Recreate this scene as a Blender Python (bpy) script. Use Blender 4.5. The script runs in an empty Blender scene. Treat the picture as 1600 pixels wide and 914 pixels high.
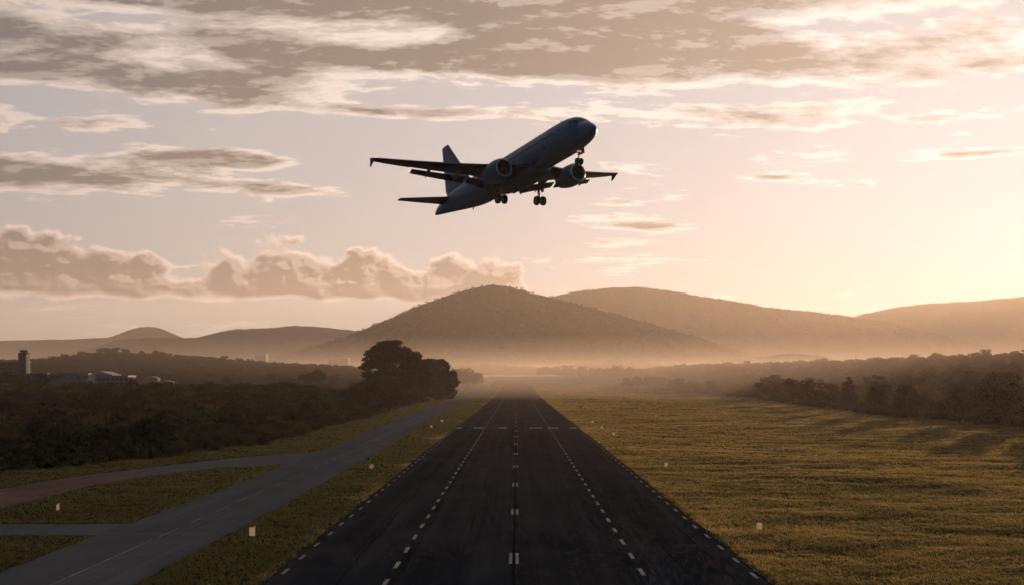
import bpy, bmesh, math, random
import numpy as np
from mathutils import Vector, Matrix, Euler, noise as mnoise

SC = bpy.context.scene
COL = SC.collection
rad = math.radians

# ---------------------------------------------------------------- camera
F, PX, PY, CAMH = 1716.0, 808.0, 590.0, 12.4
cam_d = bpy.data.cameras.new('camera')
cam = bpy.data.objects.new('camera', cam_d); COL.objects.link(cam)
cam.location = (0, 0, CAMH); cam.rotation_euler = (math.pi/2, 0, 0)
cam_d.sensor_width = 36; cam_d.lens = F/1600*36
cam_d.shift_x = -8/1600; cam_d.shift_y = 133/1600
cam_d.clip_start = 0.5; cam_d.clip_end = 40000
SC.camera = cam

# ---------------------------------------------------------------- exposure / render
SC.view_settings.view_transform = 'Standard'; SC.view_settings.look = 'None'
SC.view_settings.exposure = 0.22; SC.view_settings.gamma = 1.0
SC.view_settings.use_curve_mapping = False
cy = SC.cycles
cy.use_adaptive_sampling = True; cy.adaptive_threshold = 0.035; cy.adaptive_min_samples = 24
cy.max_bounces = 4; cy.diffuse_bounces = 2; cy.glossy_bounces = 2; cy.transmission_bounces = 4
cy.transparent_max_bounces = 8; cy.volume_bounces = 0
cy.use_denoising = True
cy.caustics_reflective = False; cy.caustics_refractive = False

# ---------------------------------------------------------------- sun
SUN_AZ, SUN_EL = rad(27.5), rad(5.8)          # azimuth measured from +Y towards +X
sdir = Vector((math.sin(SUN_AZ)*math.cos(SUN_EL), math.cos(SUN_AZ)*math.cos(SUN_EL), math.sin(SUN_EL)))
sun_d = bpy.data.lights.new('sun', 'SUN'); sun = bpy.data.objects.new('sun', sun_d); COL.objects.link(sun)
sun_d.energy = 5.0; sun_d.angle = rad(0.55); sun_d.color = (1.0, 0.61, 0.36)
sun.rotation_euler = (-sdir).to_track_quat('-Z', 'Y').to_euler()
sun.location = (300, 600, 300)

# ---------------------------------------------------------------- world: sky with clouds
class NB:
    """tiny helper: builds shader maths from python expressions"""
    def __init__(s, nt): s.nt = nt
    def new(s, t, **kw):
        n = s.nt.nodes.new(t)
        for k, v in kw.items(): setattr(n, k, v)
        return n
    def lk(s, a, b): s.nt.links.new(a, b)
    def put(s, sock, v):
        if isinstance(v, V): s.lk(v.s, sock)
        elif isinstance(v, bpy.types.NodeSocket): s.lk(v, sock)
        else: sock.default_value = v
    def m(s, op, a, b=None, c=None):
        n = s.new('ShaderNodeMath', operation=op)
        for i, v in enumerate((a, b, c)):
            if v is not None: s.put(n.inputs[i], v)
        return V(s, n.outputs[0])
    def sm(s, x, lo, hi, a=0.0, b=1.0):
        n = s.new('ShaderNodeMapRange', interpolation_type='SMOOTHSTEP', clamp=True)
        for i, v in enumerate((x, lo, hi, a, b)): s.put(n.inputs[i], v)
        return V(s, n.outputs[0])
    def xyz(s, x, y, z):
        n = s.new('ShaderNodeCombineXYZ')
        for i, v in enumerate((x, y, z)): s.put(n.inputs[i], v)
        return n.outputs[0]
    def noise(s, vec, scale, detail=4, rough=0.5, dist=0.0, lac=2.0):
        n = s.new('ShaderNodeTexNoise'); s.put(n.inputs['Vector'], vec)
        n.inputs['Scale'].default_value = scale; n.inputs['Detail'].default_value = detail
        n.inputs['Roughness'].default_value = rough; n.inputs['Distortion'].default_value = dist
        n.inputs['Lacunarity'].default_value = lac
        return V(s, n.outputs[0])
    def mixc(s, f, a, b, blend='MIX'):
        n = s.new('ShaderNodeMix', data_type='RGBA', blend_type=blend)
        s.put(n.inputs[0], f); s.put(n.inputs[6], a); s.put(n.inputs[7], b)
        return n.outputs[2]
    def ramp(s, f, stops):
        n = s.new('ShaderNodeValToRGB'); s.put(n.inputs[0], f)
        e = n.color_ramp.elements
        while len(e) < len(stops): e.new(0.5)
        for el, (p, c) in zip(e, stops): el.position = p; el.color = (*c, 1)
        return n.outputs[0]
class V:
    def __init__(s, b, sock): s.b, s.s = b, sock
    def __add__(s, o): return s.b.m('ADD', s, o)
    __radd__ = __add__
    def __mul__(s, o): return s.b.m('MULTIPLY', s, o)
    __rmul__ = __mul__
    def __sub__(s, o): return s.b.m('SUBTRACT', s, o)
    def __rsub__(s, o): return s.b.m('SUBTRACT', o, s)
    def __truediv__(s, o): return s.b.m('DIVIDE', s, o)
    def __rtruediv__(s, o): return s.b.m('DIVIDE', o, s)

W = bpy.data.worlds.new('World'); SC.world = W; W.use_nodes = True
wt = W.node_tree; wt.nodes.clear(); B = NB(wt)
tc = B.new('ShaderNodeTexCoord')
sep = B.new('ShaderNodeSeparateXYZ'); B.lk(tc.outputs['Generated'], sep.inputs[0])
dx, dy, dz = (V(B, sep.outputs[i]) for i in range(3))
DEG = 57.29578
az = B.m('ARCTAN2', dx, dy)*DEG
el = B.m('ARCSINE', dz)*DEG
sky = B.new('ShaderNodeTexSky', sky_type='NISHITA', sun_disc=False)
sky.sun_elevation = SUN_EL; sky.sun_rotation = SUN_AZ
sky.air_density = 1.0; sky.dust_density = 1.6; sky.ozone_density = 3.0; sky.altitude = 0
# closeness to the sun
dot = B.new('ShaderNodeVectorMath', operation='DOT_PRODUCT')
B.lk(tc.outputs['Generated'], dot.inputs[0]); dot.inputs[1].default_value = sdir
ang = B.m('ARCCOSINE', B.m('MINIMUM', V(B, dot.outputs['Value']), 1.0))*DEG
glow = B.m('EXPONENT', ang*(-1/16.0))
# cloud deck seen from below: plane projection
den = B.m('MAXIMUM', dz + 0.11, 0.06)
qx, qy = dx/den, dy/den
q = B.xyz(qx, qy, 0.0)
def vm(op, a, b_):
    n = B.new('ShaderNodeVectorMath', operation=op); B.put(n.inputs[0], a); B.put(n.inputs[1], b_); return n.outputs[0]
def blob(a0, e0, sa, se, amp):
    u = (az - a0)*(1/sa); v = (el - e0)*(1/se)
    return B.m('EXPONENT', (u*u + v*v)*-1.0)*amp
def pxb(x, y, wx, wy, amp):      # cloud bank given as bearing/elevation in photo units (30 px per degree)
    return blob((x-808)*0.0334, (590-y)*0.0332, wx*0.0334, wy*0.0332, amp)
def total(lst):
    s = lst[0]
    for t in lst[1:]: s = s + t
    return s
# broad coverage anywhere in the sky + the banks in view
cov = B.noise(B.xyz(qx*0.35, qy*0.55, 4.0), 1.0, 2, 0.5)
inview = B.sm(B.m('ABSOLUTE', az), 30.0, 45.0, 1.0, 0.0)*B.sm(el, 20.0, 27.0, 1.0, 0.0)
generic = (B.sm(cov, 0.40, 0.62, -0.24, 0.12))*B.sm(el, 3.0, 12.0, 0.3, 1.0)
banks = total([
    pxb(1180, 112, 330, 40, .46), pxb(1500, 150, 200, 22, .34), pxb(950, 62, 230, 48, .44),
    pxb(640, 26, 420, 34, .44), pxb(220, 34, 320, 26, .40), pxb(210, 158, 400, 30, .50),
    pxb(420, 100, 220, 26, .36), pxb(60, 105, 180, 26, .34), pxb(740, 105, 240, 24, .40), pxb(640, 182, 230, 17, .42),
    pxb(130, 296, 260, 26, .46), pxb(330, 264, 130, 15, .26), pxb(480, 308, 95, 13, .32), pxb(190, 222, 130, 14, .28),
    pxb(1380, 28, 300, 44, .34), pxb(1130, 196, 240, 24, .36), pxb(40, 240, 90, 18, .26),
    pxb(1000, 352, 110, 14, .30), pxb(1205, 287, 48, 6, .30), pxb(1320, 302, 85, 9, .33), pxb(960, 318, 60, 8, .26), pxb(1500, 270, 110, 7, .30),
    pxb(410, 262, 70, 13, .28), pxb(650, 268, 80, 8, .22), pxb(1430, 215, 120, 8, .2)])
covf = generic*(1 - inview) + (banks*1.42 - 0.19)*inview
def deck(ox, oy):
    p = B.xyz(qx*1.05 + ox, qy*1.65 + oy, 1.7)
    return B.noise(p, 2.5, 8, 0.66, 0.1)*0.72 + B.noise(B.xyz(qx*1.05 + ox, qy*1.65 + oy, 8.2), 0.9, 2, 0.5)*0.28
n0 = deck(0.0, 0.0)
sx, sy = math.sin(SUN_AZ), math.cos(SUN_AZ)
n1 = deck(sx*0.07, sy*0.07)
dens = (n0 - 0.50)*2.5 + covf
dens_s = (n1 - 0.50)*2.5 + covf
tau = B.m('MAXIMUM', dens, 0.0)
alpha = B.sm(dens, -0.005, 0.12)*B.sm(el, 0.5, 4.0)
thick = B.sm(tau, 0.04, 0.46)
relief = B.m('MINIMUM', B.m('MAXIMUM', (dens - dens_s)*4.4 + 0.46, 0.0), 1.0)
# lit and shaded cloud tones: forward scattering brightens towards the sun
def tone(stops):
    return vm('MULTIPLY', B.ramp(ang*(1/180.0), [(p/180.0, tuple(v/20 for v in c)) for p, c in stops]), (20.0,)*3)
lit = tone([(0, (13, 11.6, 10.6)), (14, (11.5, 10, 8.9)), (32, (10.0, 8.4, 7.3)), (54, (7.2, 6.0, 5.25)), (85, (1.9, 2.2, 2.7)), (130, (1.1, 1.4, 1.9))])
shade = tone([(0, (7.5, 5.8, 4.6)), (14, (5.0, 3.75, 2.9)), (32, (2.6, 2.05, 1.65)), (54, (1.7, 1.55, 1.48)), (85, (.9, 1.05, 1.35)), (130, (.5, .7, 1.0))])
ccol = B.mixc(B.m('MINIMUM', B.m('MAXIMUM', thick*1.15 - relief*0.85 + 0.38, 0.0), 1.0), lit, shade)
# low cumulus bank on the horizon
def puffs(ou, ov):
    # rounded cauliflower heads: inverted cell distance at several sizes, a little fine noise
    p = B.xyz(az*0.060 + ou, el*0.085 + ov, 9.0)
    vo = B.new('ShaderNodeTexVoronoi', feature='SMOOTH_F1', voronoi_dimensions='2D'); B.put(vo.inputs['Vector'], p)
    vo.inputs['Scale'].default_value = 7.0; vo.inputs['Detail'].default_value = 1.5; vo.inputs['Roughness'].default_value = .5; vo.inputs['Smoothness'].default_value = .6
    return (0.80 - V(B, vo.outputs['Distance'])*0.55) + (B.noise(p, 6.5, 8, 0.66) - 0.5)*1.05
bn = puffs(0.0, 0.0)
bn_s = puffs(0.012, 0.016)
bl = B.noise(B.xyz(az*0.05, 3.0, 0.0), 1.9, 3, 0.5)
top = 6.2 + (bl - 0.5)*3.4 + blob(-9.0, 6, 3.5, 90, .9) + blob(-2.0, 6, 3.2, 90, 1.0) + blob(-25, 6, 5, 90, 1.2)
inaz = B.sm(az, 0.0, 2.8, 1.0, 0.0)*B.sm(az, -60.0, -45.0) + B.sm(B.m('ABSOLUTE', az), 75.0, 100.0, 0.0, 0.8)
top = top - (1 - inaz)*7.0
def bank(n):
    up = (top - el)*0.75 + (n - 0.5)*2.7
    dn = (el - 3.75)*1.6 + (n - 0.5)*1.1
    return B.m('MINIMUM', up, dn)
b0 = bank(bn); b1 = bank(bn_s)
b_alpha = B.sm(b0, 0.0, 0.34)
b_rel = B.m('MINIMUM', B.m('MAXIMUM', (b0 - b1)*2.6 + 0.42, 0.0), 1.0)
b_thick = B.sm(b0, 0.08, 0.80)
b_lit = tone([(0, (13, 10, 8)), (32, (10.5, 8.2, 6.7)), (54, (8.0, 6.2, 5.2)), (90, (3.2, 2.9, 2.9)), (130, (1.7, 1.8, 2.1))])
b_shade = tone([(0, (7.5, 5.4, 4.0)), (32, (3.2, 2.35, 1.8)), (54, (2.2, 1.7, 1.45)), (90, (1.2, 1.2, 1.3)), (130, (.7, .8, 1.)) ])
bcol = B.mixc(B.m('MINIMUM', B.m('MAXIMUM', b_thick*1.0 - b_rel*0.75 + 0.30, 0.0), 1.0), b_lit, b_shade)
# thin veil of haze high up warms the clear sky around the sun
# (soft shoulder keeps the glow round the hidden sun within range)
S_ = 11.5
sky_c = vm('DIVIDE', sky.outputs[0], vm('ADD', vm('MULTIPLY', sky.outputs[0], (1/S_,)*3), (1.0, 1.0, 1.0)))
veil = tone([(0, (6.6, 6.0, 5.8)), (18, (5.6, 4.95, 4.65)), (42, (4.75, 4.15, 3.65)), (58, (3.6, 3.25, 2.95)), (85, (.4, .5, .65)), (130, (.08, .12, .18))])
sky_t = vm('ADD', vm('MULTIPLY', sky_c, (0.45, 0.43, 0.51)), veil)
c1 = B.mixc(alpha*0.93, sky_t, ccol)
c2 = B.mixc(b_alpha*0.92, c1, bcol)
bg = B.new('ShaderNodeBackground'); B.lk(c2, bg.inputs['Color']); bg.inputs['Strength'].default_value = 0.086
out = B.new('ShaderNodeOutputWorld'); B.lk(bg.outputs[0], out.inputs['Surface'])
W.cycles.sampling_method = 'MANUAL'; W.cycles.sample_map_resolution = 512
# ---------------------------------------------------------------- helpers
RNG = np.random.default_rng(7)
random.seed(7)
def tag(o, label=None, cat=None, group=None, kind=None):
    if label: o['label'] = label
    if cat: o['category'] = cat
    if group: o['group'] = group
    if kind: o['kind'] = kind
    return o
def mesh_np(name, verts, faces, mats=(), smooth=False, midx=None):
    """verts (n,3); faces: list of arrays with constant corner count"""
    me = bpy.data.meshes.new(name)
    verts = np.asarray(verts, dtype=np.float32)
    if isinstance(faces, np.ndarray): faces = [faces]
    faces = [np.asarray(f, dtype=np.int32) for f in faces if len(f)]
    nl = sum(f.size for f in faces); nf = sum(len(f) for f in faces)
    me.vertices.add(len(verts)); me.vertices.foreach_set('co', verts.ravel())
    me.loops.add(nl); me.polygons.add(nf)
    me.loops.foreach_set('vertex_index', np.concatenate([f.ravel() for f in faces]))
    tot = np.concatenate([np.full(len(f), f.shape[1], np.int32) for f in faces])
    st = np.concatenate([[0], np.cumsum(tot)[:-1]]).astype(np.int32)
    me.polygons.foreach_set('loop_start', st); me.polygons.foreach_set('loop_total', tot)
    if midx is not None: me.polygons.foreach_set('material_index', np.asarray(midx, np.int32))
    if smooth: me.polygons.foreach_set('use_smooth', np.ones(nf, bool))
    for m in mats: me.materials.append(m)
    me.update(calc_edges=True); me.validate()
    return me
def obj(name, me, parent=None, loc=None):
    o = bpy.data.objects.new(name, me); COL.objects.link(o)
    if parent: o.parent = parent
    if loc is not None: o.location = loc
    return o
def empty(name, loc=(0, 0, 0), rz=0.0):
    o = bpy.data.objects.new(name, None); COL.objects.link(o)
    o.location = loc; o.rotation_euler = (0, 0, rz); o.empty_display_size = 0.5
    return o
class MB:
    """collects simple solids into one mesh"""
    def __init__(s): s.v = []; s.f = []; s.mi = []
    def add(s, vs, fs, mi=0):
        b = len(s.v); s.v += [tuple(v) for v in vs]
        for f in fs: s.f.append([b+i for i in f]); s.mi.append(mi)
    def box(s, x0, x1, y0, y1, z0, z1, mi=0):
        s.add([(x0,y0,z0),(x1,y0,z0),(x1,y1,z0),(x0,y1,z0),(x0,y0,z1),(x1,y0,z1),(x1,y1,z1),(x0,y1,z1)],
              [(3,2,1,0),(4,5,6,7),(0,1,5,4),(1,2,6,5),(2,3,7,6),(3,0,4,7)], mi)
    def tube(s, p0, p1, r0, r1=None, n=10, mi=0, cap=True):
        r1 = r0 if r1 is None else r1
        p0, p1 = Vector(p0), Vector(p1); d = (p1-p0).normalized()
        a = d.orthogonal().normalized(); b = d.cross(a)
        vs = [p0 + (a*math.cos(t)+b*math.sin(t))*r0 for t in [2*math.pi*i/n for i in range(n)]]
        vs += [p1 + (a*math.cos(t)+b*math.sin(t))*r1 for t in [2*math.pi*i/n for i in range(n)]]
        fs = [(i, (i+1) % n, n+(i+1) % n, n+i) for i in range(n)]
        if cap: fs += [tuple(range(n-1, -1, -1)), tuple(range(n, 2*n))]
        s.add(vs, fs, mi)
    def loft(s, rings, mi=0, cap=True, close=True):
        n = len(rings[0]); vs = [p for r in rings for p in r]; fs = []
        for k in range(len(rings)-1):
            for i in range(n if close else n-1):
                j = (i+1) % n
                fs.append((k*n+i, k*n+j, (k+1)*n+j, (k+1)*n+i))
        if cap:
            fs.append(tuple(range(n-1, -1, -1))); fs.append(tuple((len(rings)-1)*n+i for i in range(n)))
        s.add(vs, fs, mi)
    def mesh(s, name, mats, smooth=False, sharp=None):
        me = bpy.data.meshes.new(name); me.from_pydata([tuple(v) for v in s.v], [], s.f)
        for m in (mats if isinstance(mats, (list, tuple)) else [mats]): me.materials.append(m)
        me.polygons.foreach_set('material_index', s.mi)
        bm = bmesh.new(); bm.from_mesh(me); bmesh.ops.recalc_face_normals(bm, faces=bm.faces); bm.to_mesh(me); bm.free()
        if smooth:
            me.polygons.foreach_set('use_smooth', [True]*len(me.polygons))
            me.set_sharp_from_angle(angle=rad(sharp or 35))
        me.update(); return me
    def build(s, name, mats, parent=None, smooth=False, sharp=None, loc=None):
        return obj(name, s.mesh(name, mats, smooth, sharp), parent, loc)

def mat(name):
    m = bpy.data.materials.new(name); m.use_nodes = True
    nt = m.node_tree; nt.nodes.clear(); b = NB(nt)
    o = b.new('ShaderNodeOutputMaterial')
    return m, b, o
def principled(b, o, **kw):
    p = b.new('ShaderNodeBsdfPrincipled')
    for k, v in kw.items(): b.put(p.inputs[k.replace('_', ' ')], v)
    b.lk(p.outputs[0], o.inputs['Surface']); return p
def flat(name, c, rough=0.6, metal=0.0, spec=0.4, var=0.15, scale=2.0):
    m, b, o = mat(name)
    t = b.new('ShaderNodeTexCoord')
    n = b.noise(t.outputs['Object'], scale, 5, 0.6)
    lo = tuple(x*(1-var) for x in c)+(1,); hi = tuple(min(1, x*(1+var)) for x in c)+(1,)
    p = principled(b, o, Base_Color=b.mixc(b.sm(n, .3, .7), lo, hi), Roughness=rough, Metallic=metal)
    p.inputs['Specular IOR Level'].default_value = spec
    return m

def sstep(a, b, x):
    t = np.clip((np.asarray(x, float)-a)/(b-a), 0, 1); return t*t*(3-2*t)
# lattice value noise, vectorised
_perm = np.random.default_rng(3).random((256, 256))
def vn(x, y):
    x = np.asarray(x, float); y = np.asarray(y, float)
    xi = np.floor(x).astype(int); yi = np.floor(y).astype(int); u = x-xi; v = y-yi
    u = u*u*(3-2*u); v = v*v*(3-2*v)
    a = _perm[xi & 255, yi & 255]; b = _perm[(xi+1) & 255, yi & 255]
    c = _perm[xi & 255, (yi+1) & 255]; d = _perm[(xi+1) & 255, (yi+1) & 255]
    return (a*(1-u)+b*u)*(1-v)+(c*(1-u)+d*u)*v
def fbm(x, y, o=4, r=0.5):
    s = 0; a = 1; t = 0
    for i in range(o):
        s = s+a*vn(x*2**i+i*17.3, y*2**i+i*9.1); t += a; a *= r
    return s/t

# ---------------------------------------------------------------- terrain height
RW = 15.45                      # runway half width
def base_z(y):
    t = np.clip((np.asarray(y, float)-660)/1000, 0, 1)
    # gentle climb towards the far end of the runway
    return 14.8*(t*t*(1.9-0.9*t))
def taxi_x(y):
    y = np.asarray(y, float)
    return -27.9 - 4.3*sstep(150, 420, y) - 0.6*sstep(420, 900, y)
TW = 5.0
TRK_IN = np.array([(-48.2, 20), (-48.4, 60), (-48.7, 103), (-48.9, 114), (-49.1, 126), (-47.1, 136), (-45.1, 142), (-41.7, 151), (-31.2, 158)], float)
TRK_OUT = np.array([(-59.5, 20), (-59.2, 60), (-58.6, 105), (-57.7, 123), (-56.5, 133), (-54.4, 141), (-50.5, 153), (-44.5, 169), (-31.8, 189)], float)
TRK_C = (TRK_IN+TRK_OUT)/2
def seg_dist(x, y, pl):
    d = np.full(np.shape(x), 1e9)
    for (ax, ay), (bx, by) in zip(pl[:-1], pl[1:]):
        vx, vy = bx-ax, by-ay; L2 = vx*vx+vy*vy
        t = np.clip(((x-ax)*vx+(y-ay)*vy)/L2, 0, 1)
        d = np.minimum(d, np.hypot(x-ax-t*vx, y-ay-t*vy))
    return d
def pave_dist(x, y):
    """distance to the nearest pavement edge (negative on it)"""
    x = np.asarray(x, float); y = np.asarray(y, float)
    d = np.abs(x)-RW
    d = np.minimum(d, np.abs(x-taxi_x(y))-TW)
    d = np.minimum(d, np.maximum(np.abs(y-89.9)-3.3, x+31.0))
    hw = np.where((y > 150), 4.5, 4.6)
    d = np.minimum(d, seg_dist(x, y, TRK_C)-hw)
    d = np.minimum(d, np.maximum(np.maximum(seg_dist(x, y, np.array([(-42., 160.), (-34., 172.)]))-7.5, -1e9), -1e9))
    return d
def ground_z(x, y, fine=True):
    x = np.asarray(x, float); y = np.asarray(y, float)
    z = base_z(y)
    # right: bank under the scrub, then the wooded ridge
    z = z + 5.0*sstep(122, 200, x)*sstep(120, 260, y)
    xr = np.clip(323-(y-700)*0.294, 120, 420)
    hr = np.interp(y, [350, 520, 700, 900, 1200, 1500, 1700], [0, 10, 19, 15, 10, 4, 0])
    z = z + hr*np.exp(-np.clip((xr-x)/75, 0, 9)**2)
    # left: ground lifts towards the airport buildings and the wooded hill
    lf = sstep(-58, -120, x)
    z = z + lf*6.6*sstep(290, 600, y)*(1-sstep(660, 1200, y))
    hl = np.interp(x, [-900, -420, -353, -298, -230, -181, -125, -60], [10, 12, 14, 19.5, 15.5, 11, 8.5, 0])
    z = z + hl*np.exp(-((y-820)/95)**2)
    if fine:
        p = pave_dist(x, y); m = sstep(1.0, 14, p)
        z = z + m*((fbm(x/23, y/23, 3)-.5)*0.9 + (fbm(x/8+40, y/4.5, 3)-.5)*0.5)*(1-sstep(500, 900, y)) \
              + sstep(.3, 2.5, p)*(fbm(x/2.2, y/1.8+70, 2)-.5)*0.14*(1-sstep(160, 300, y))
        z = z - 0.07*(p < 0.25)
    return z
def gz(x, y): return float(ground_z(np.array([x]), np.array([y]))[0])

# ---------------------------------------------------------------- ground material
def grass_color(b, P):
    """olive to straw mown grass, patchy, streaked across the field"""
    sp = b.new('ShaderNodeSeparateXYZ'); b.lk(P, sp.inputs[0])
    gx, gy = V(b, sp.outputs[0]), V(b, sp.outputs[1])
    big = b.noise(b.xyz(gx*0.022, gy*0.03, 0.0), 1.0, 4, 0.55)
    mid = b.noise(b.xyz(gx*0.10, gy*0.26, 3.0), 1.0, 5, 0.62, 0.4)
    fine = b.noise(b.xyz(gx*1.1, gy*1.9, 7.0), 1.0, 4, 0.7)
    t = big*0.45 + mid*0.75 + fine*0.35
    t = t - b.sm(gx + (big-.5)*14, -11.0, -19.0, 0.0, 0.30)      # taxiway-side grass made darker, greener: vignette shade painted into its colour
    return b.ramp(b.sm(t, 0.50, 1.02), [(0.0, (.027, .034, .020)), (.36, (.062, .063, .034)), (.68, (.110, .099, .052)), (1.0, (.165, .138, .075))]), fine, mid
def m_ground():
    m, b, o = mat('grassland')
    g = b.new('ShaderNodeNewGeometry'); P = g.outputs['Position']
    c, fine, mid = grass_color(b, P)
    c = b.mixc(1.0, c, (.78, .76, .76, 1), 'MULTIPLY')      # thatch and soil between the blades
    bp = b.new('ShaderNodeBump'); bp.inputs['Strength'].default_value = 0.8; bp.inputs['Distance'].default_value = 0.12
    b.put(bp.inputs['Height'], fine*0.6+mid*0.8)
    d = b.new('ShaderNodeBsdfDiffuse'); b.lk(c, d.inputs[0]); b.lk(bp.outputs[0], d.inputs['Normal']); b.lk(d.outputs[0], o.inputs['Surface'])
    return m
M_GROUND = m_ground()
def axis(parts):
    a = []
    for lo, hi, st in parts: a += list(np.arange(lo, hi, st))
    return np.array(a+[parts[-1][1]], float)
gxs = axis([(-7600, -1200, 200), (-1200, -420, 26), (-420, -160, 6), (-160, -70, 2.2), (-70, 70, 1.0), (70, 160, 1.6), (160, 460, 6), (460, 1200, 30), (1200, 7600, 200)])
gys = axis([(-280, 20, 12), (20, 50, 2), (50, 150, 0.8), (150, 300, 1.5), (300, 600, 4), (600, 1400, 9), (1400, 2400, 25), (2400, 8600, 220)])
def grid_mesh(name, xs, ys, Z, mats, smooth=True):
    nx, ny = len(xs), len(ys)
    X, Y = np.meshgrid(xs, ys)
    v = np.stack([X.ravel(), Y.ravel(), Z.ravel()], 1)
    i = np.arange(ny-1)[:, None]*nx+np.arange(nx-1)[None]
    f = np.stack([i, i+1, i+1+nx, i+nx], -1).reshape(-1, 4)
    return mesh_np(name, v, f, mats, smooth)
GX, GY = np.meshgrid(gxs, gys)
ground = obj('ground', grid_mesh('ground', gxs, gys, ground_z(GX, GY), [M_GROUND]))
tag(ground, kind='structure', label='grassy airfield ground running out to the hills')

# ---------------------------------------------------------------- pavements
def m_asphalt(name, dark, light, streak, rough=.85, grime=1.0, paved=None):
    m, b, o = mat(name)
    g = b.new('ShaderNodeNewGeometry'); P = g.outputs['Position']
    sp = b.new('ShaderNodeSeparateXYZ'); b.lk(P, sp.inputs[0])
    x, y = V(b, sp.outputs[0]), V(b, sp.outputs[1])
    s1 = b.noise(b.xyz(x*0.9, y*0.006, 0.), 1., 5, .65)
    s2 = b.noise(b.xyz(x*0.22, y*0.012, 5.), 1., 3, .5)
    pt = b.noise(b.xyz(x*0.16, y*0.10, 2.), 1., 5, .6, .6)
    fn = b.noise(P, 9., 4, .75)
    t = s1*streak*1.25 + s2*(streak*.9) + pt*.9*grime + fn*.25 - .17*streak - .1*grime
    c = b.mixc(b.sm(t, .55*(streak*1.8+.95)*.62, .55*(streak*1.8+.95)*1.25), (*dark, 1), (*light, 1))
    if paved:      # gravel gives way to grey paving towards the junction
        c = b.mixc(b.sm(y + (pt-.5)*18, *paved[0]), c, (*paved[1], 1))
    # sealed joints running along the pavement
    jd = b.m('ABSOLUTE', b.m('WRAP', x + (pt-.5)*.25, 1.9, -1.9))
    joint = b.sm(jd, .03, .10, 1.0, 0.0)*b.sm(s2, .45, .6)
    c = b.mixc(joint*.55, c, (dark[0]*.35, dark[1]*.35, dark[2]*.35, 1))
    bp = b.new('ShaderNodeBump'); bp.inputs['Strength'].default_value = .5; bp.inputs['Distance'].default_value = .02
    b.put(bp.inputs['Height'], fn)
    d = b.new('ShaderNodeBsdfDiffuse'); b.lk(c, d.inputs[0]); d.inputs['Roughness'].default_value = .6; b.lk(bp.outputs[0], d.inputs['Normal'])
    b.lk(d.outputs[0], o.inputs['Surface'])
    return m
M_RUN = m_asphalt('runway_asphalt', (.012, .0175, .022), (.040, .048, .055), .8)
M_TAXI = m_asphalt('taxiway_asphalt', (.088, .098, .104), (.160, .170, .174), .45, grime=.7)
M_TRACK = m_asphalt('red_gravel', (.11, .075, .062), (.20, .135, .11), .4, rough=.95, paved=((128., 152.), (.12, .128, .132)))
def strip(name, ys, xl, xr, mats, z=.03, nx=9):
    """pavement sheet between two edges, laid along the terrain profile"""
    ys = np.asarray(ys, float); t = np.linspace(0, 1, nx)
    X = xl[:, None]*(1-t)+xr[:, None]*t; Y = np.repeat(ys[:, None], nx, 1)
    Z = base_z(Y)+z
    v = np.stack([X.ravel(), Y.ravel(), Z.ravel()], 1)
    i = np.arange(len(ys)-1)[:, None]*nx+np.arange(nx-1)[None]
    f = np.stack([i, i+1, i+1+nx, i+nx], -1).reshape(-1, 4)
    return obj(name, mesh_np(name, v, f, mats, True))
py = gys[(gys >= -100) & (gys <= 1500)]
wob = (fbm(py/2.1, py*0+2, 3)-.5)*.6
runway = strip('runway', py, -RW+wob, RW+wob[::-1], [M_RUN], .030)
tag(runway, kind='structure', label='dark asphalt runway running straight to the hazy hills')
ty = gys[(gys >= -100) & (gys <= 1400)]
wob2 = (fbm(ty/2.0, ty*0+8, 3)-.5)*.7
taxiway = strip('taxiway', ty, taxi_x(ty)-TW+wob2, taxi_x(ty)+TW-wob2[::-1], [M_TAXI], .026)
tag(taxiway, kind='structure', label='pale grey taxiway running beside the runway')
ry = np.linspace(86.5, 93.2, 9)
side = strip('side_road', ry, np.full(9, -140.), taxi_x(ry)-TW+1.2, [M_TAXI], .020, 40)
tag(side, kind='structure', label='narrow paved road joining the taxiway from the side')
tp = []
for i in range(len(TRK_IN)-1):
    for t in np.linspace(0, 1, 6, endpoint=False):
        a = TRK_IN[i]*(1-t)+TRK_IN[i+1]*t; c = TRK_OUT[i]*(1-t)+TRK_OUT[i+1]*t
        tp.append([a*(1-s)+c*s for s in np.linspace(0, 1, 7)])
tp.append([TRK_IN[-1]*(1-s)+TRK_OUT[-1]*s for s in np.linspace(0, 1, 7)])
tp = np.array(tp); tv = np.concatenate([tp.reshape(-1, 2), np.full((tp.size//2, 1), .014)], 1)
i = np.arange(tp.shape[0]-1)[:, None]*7+np.arange(6)[None]
track = obj('track', mesh_np('track', tv, np.stack([i, i+1, i+8, i+7], -1).reshape(-1, 4)[:, ::-1], [M_TRACK], True))
tag(track, kind='structure', label='reddish gravel track curving into the taxiway')

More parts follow.
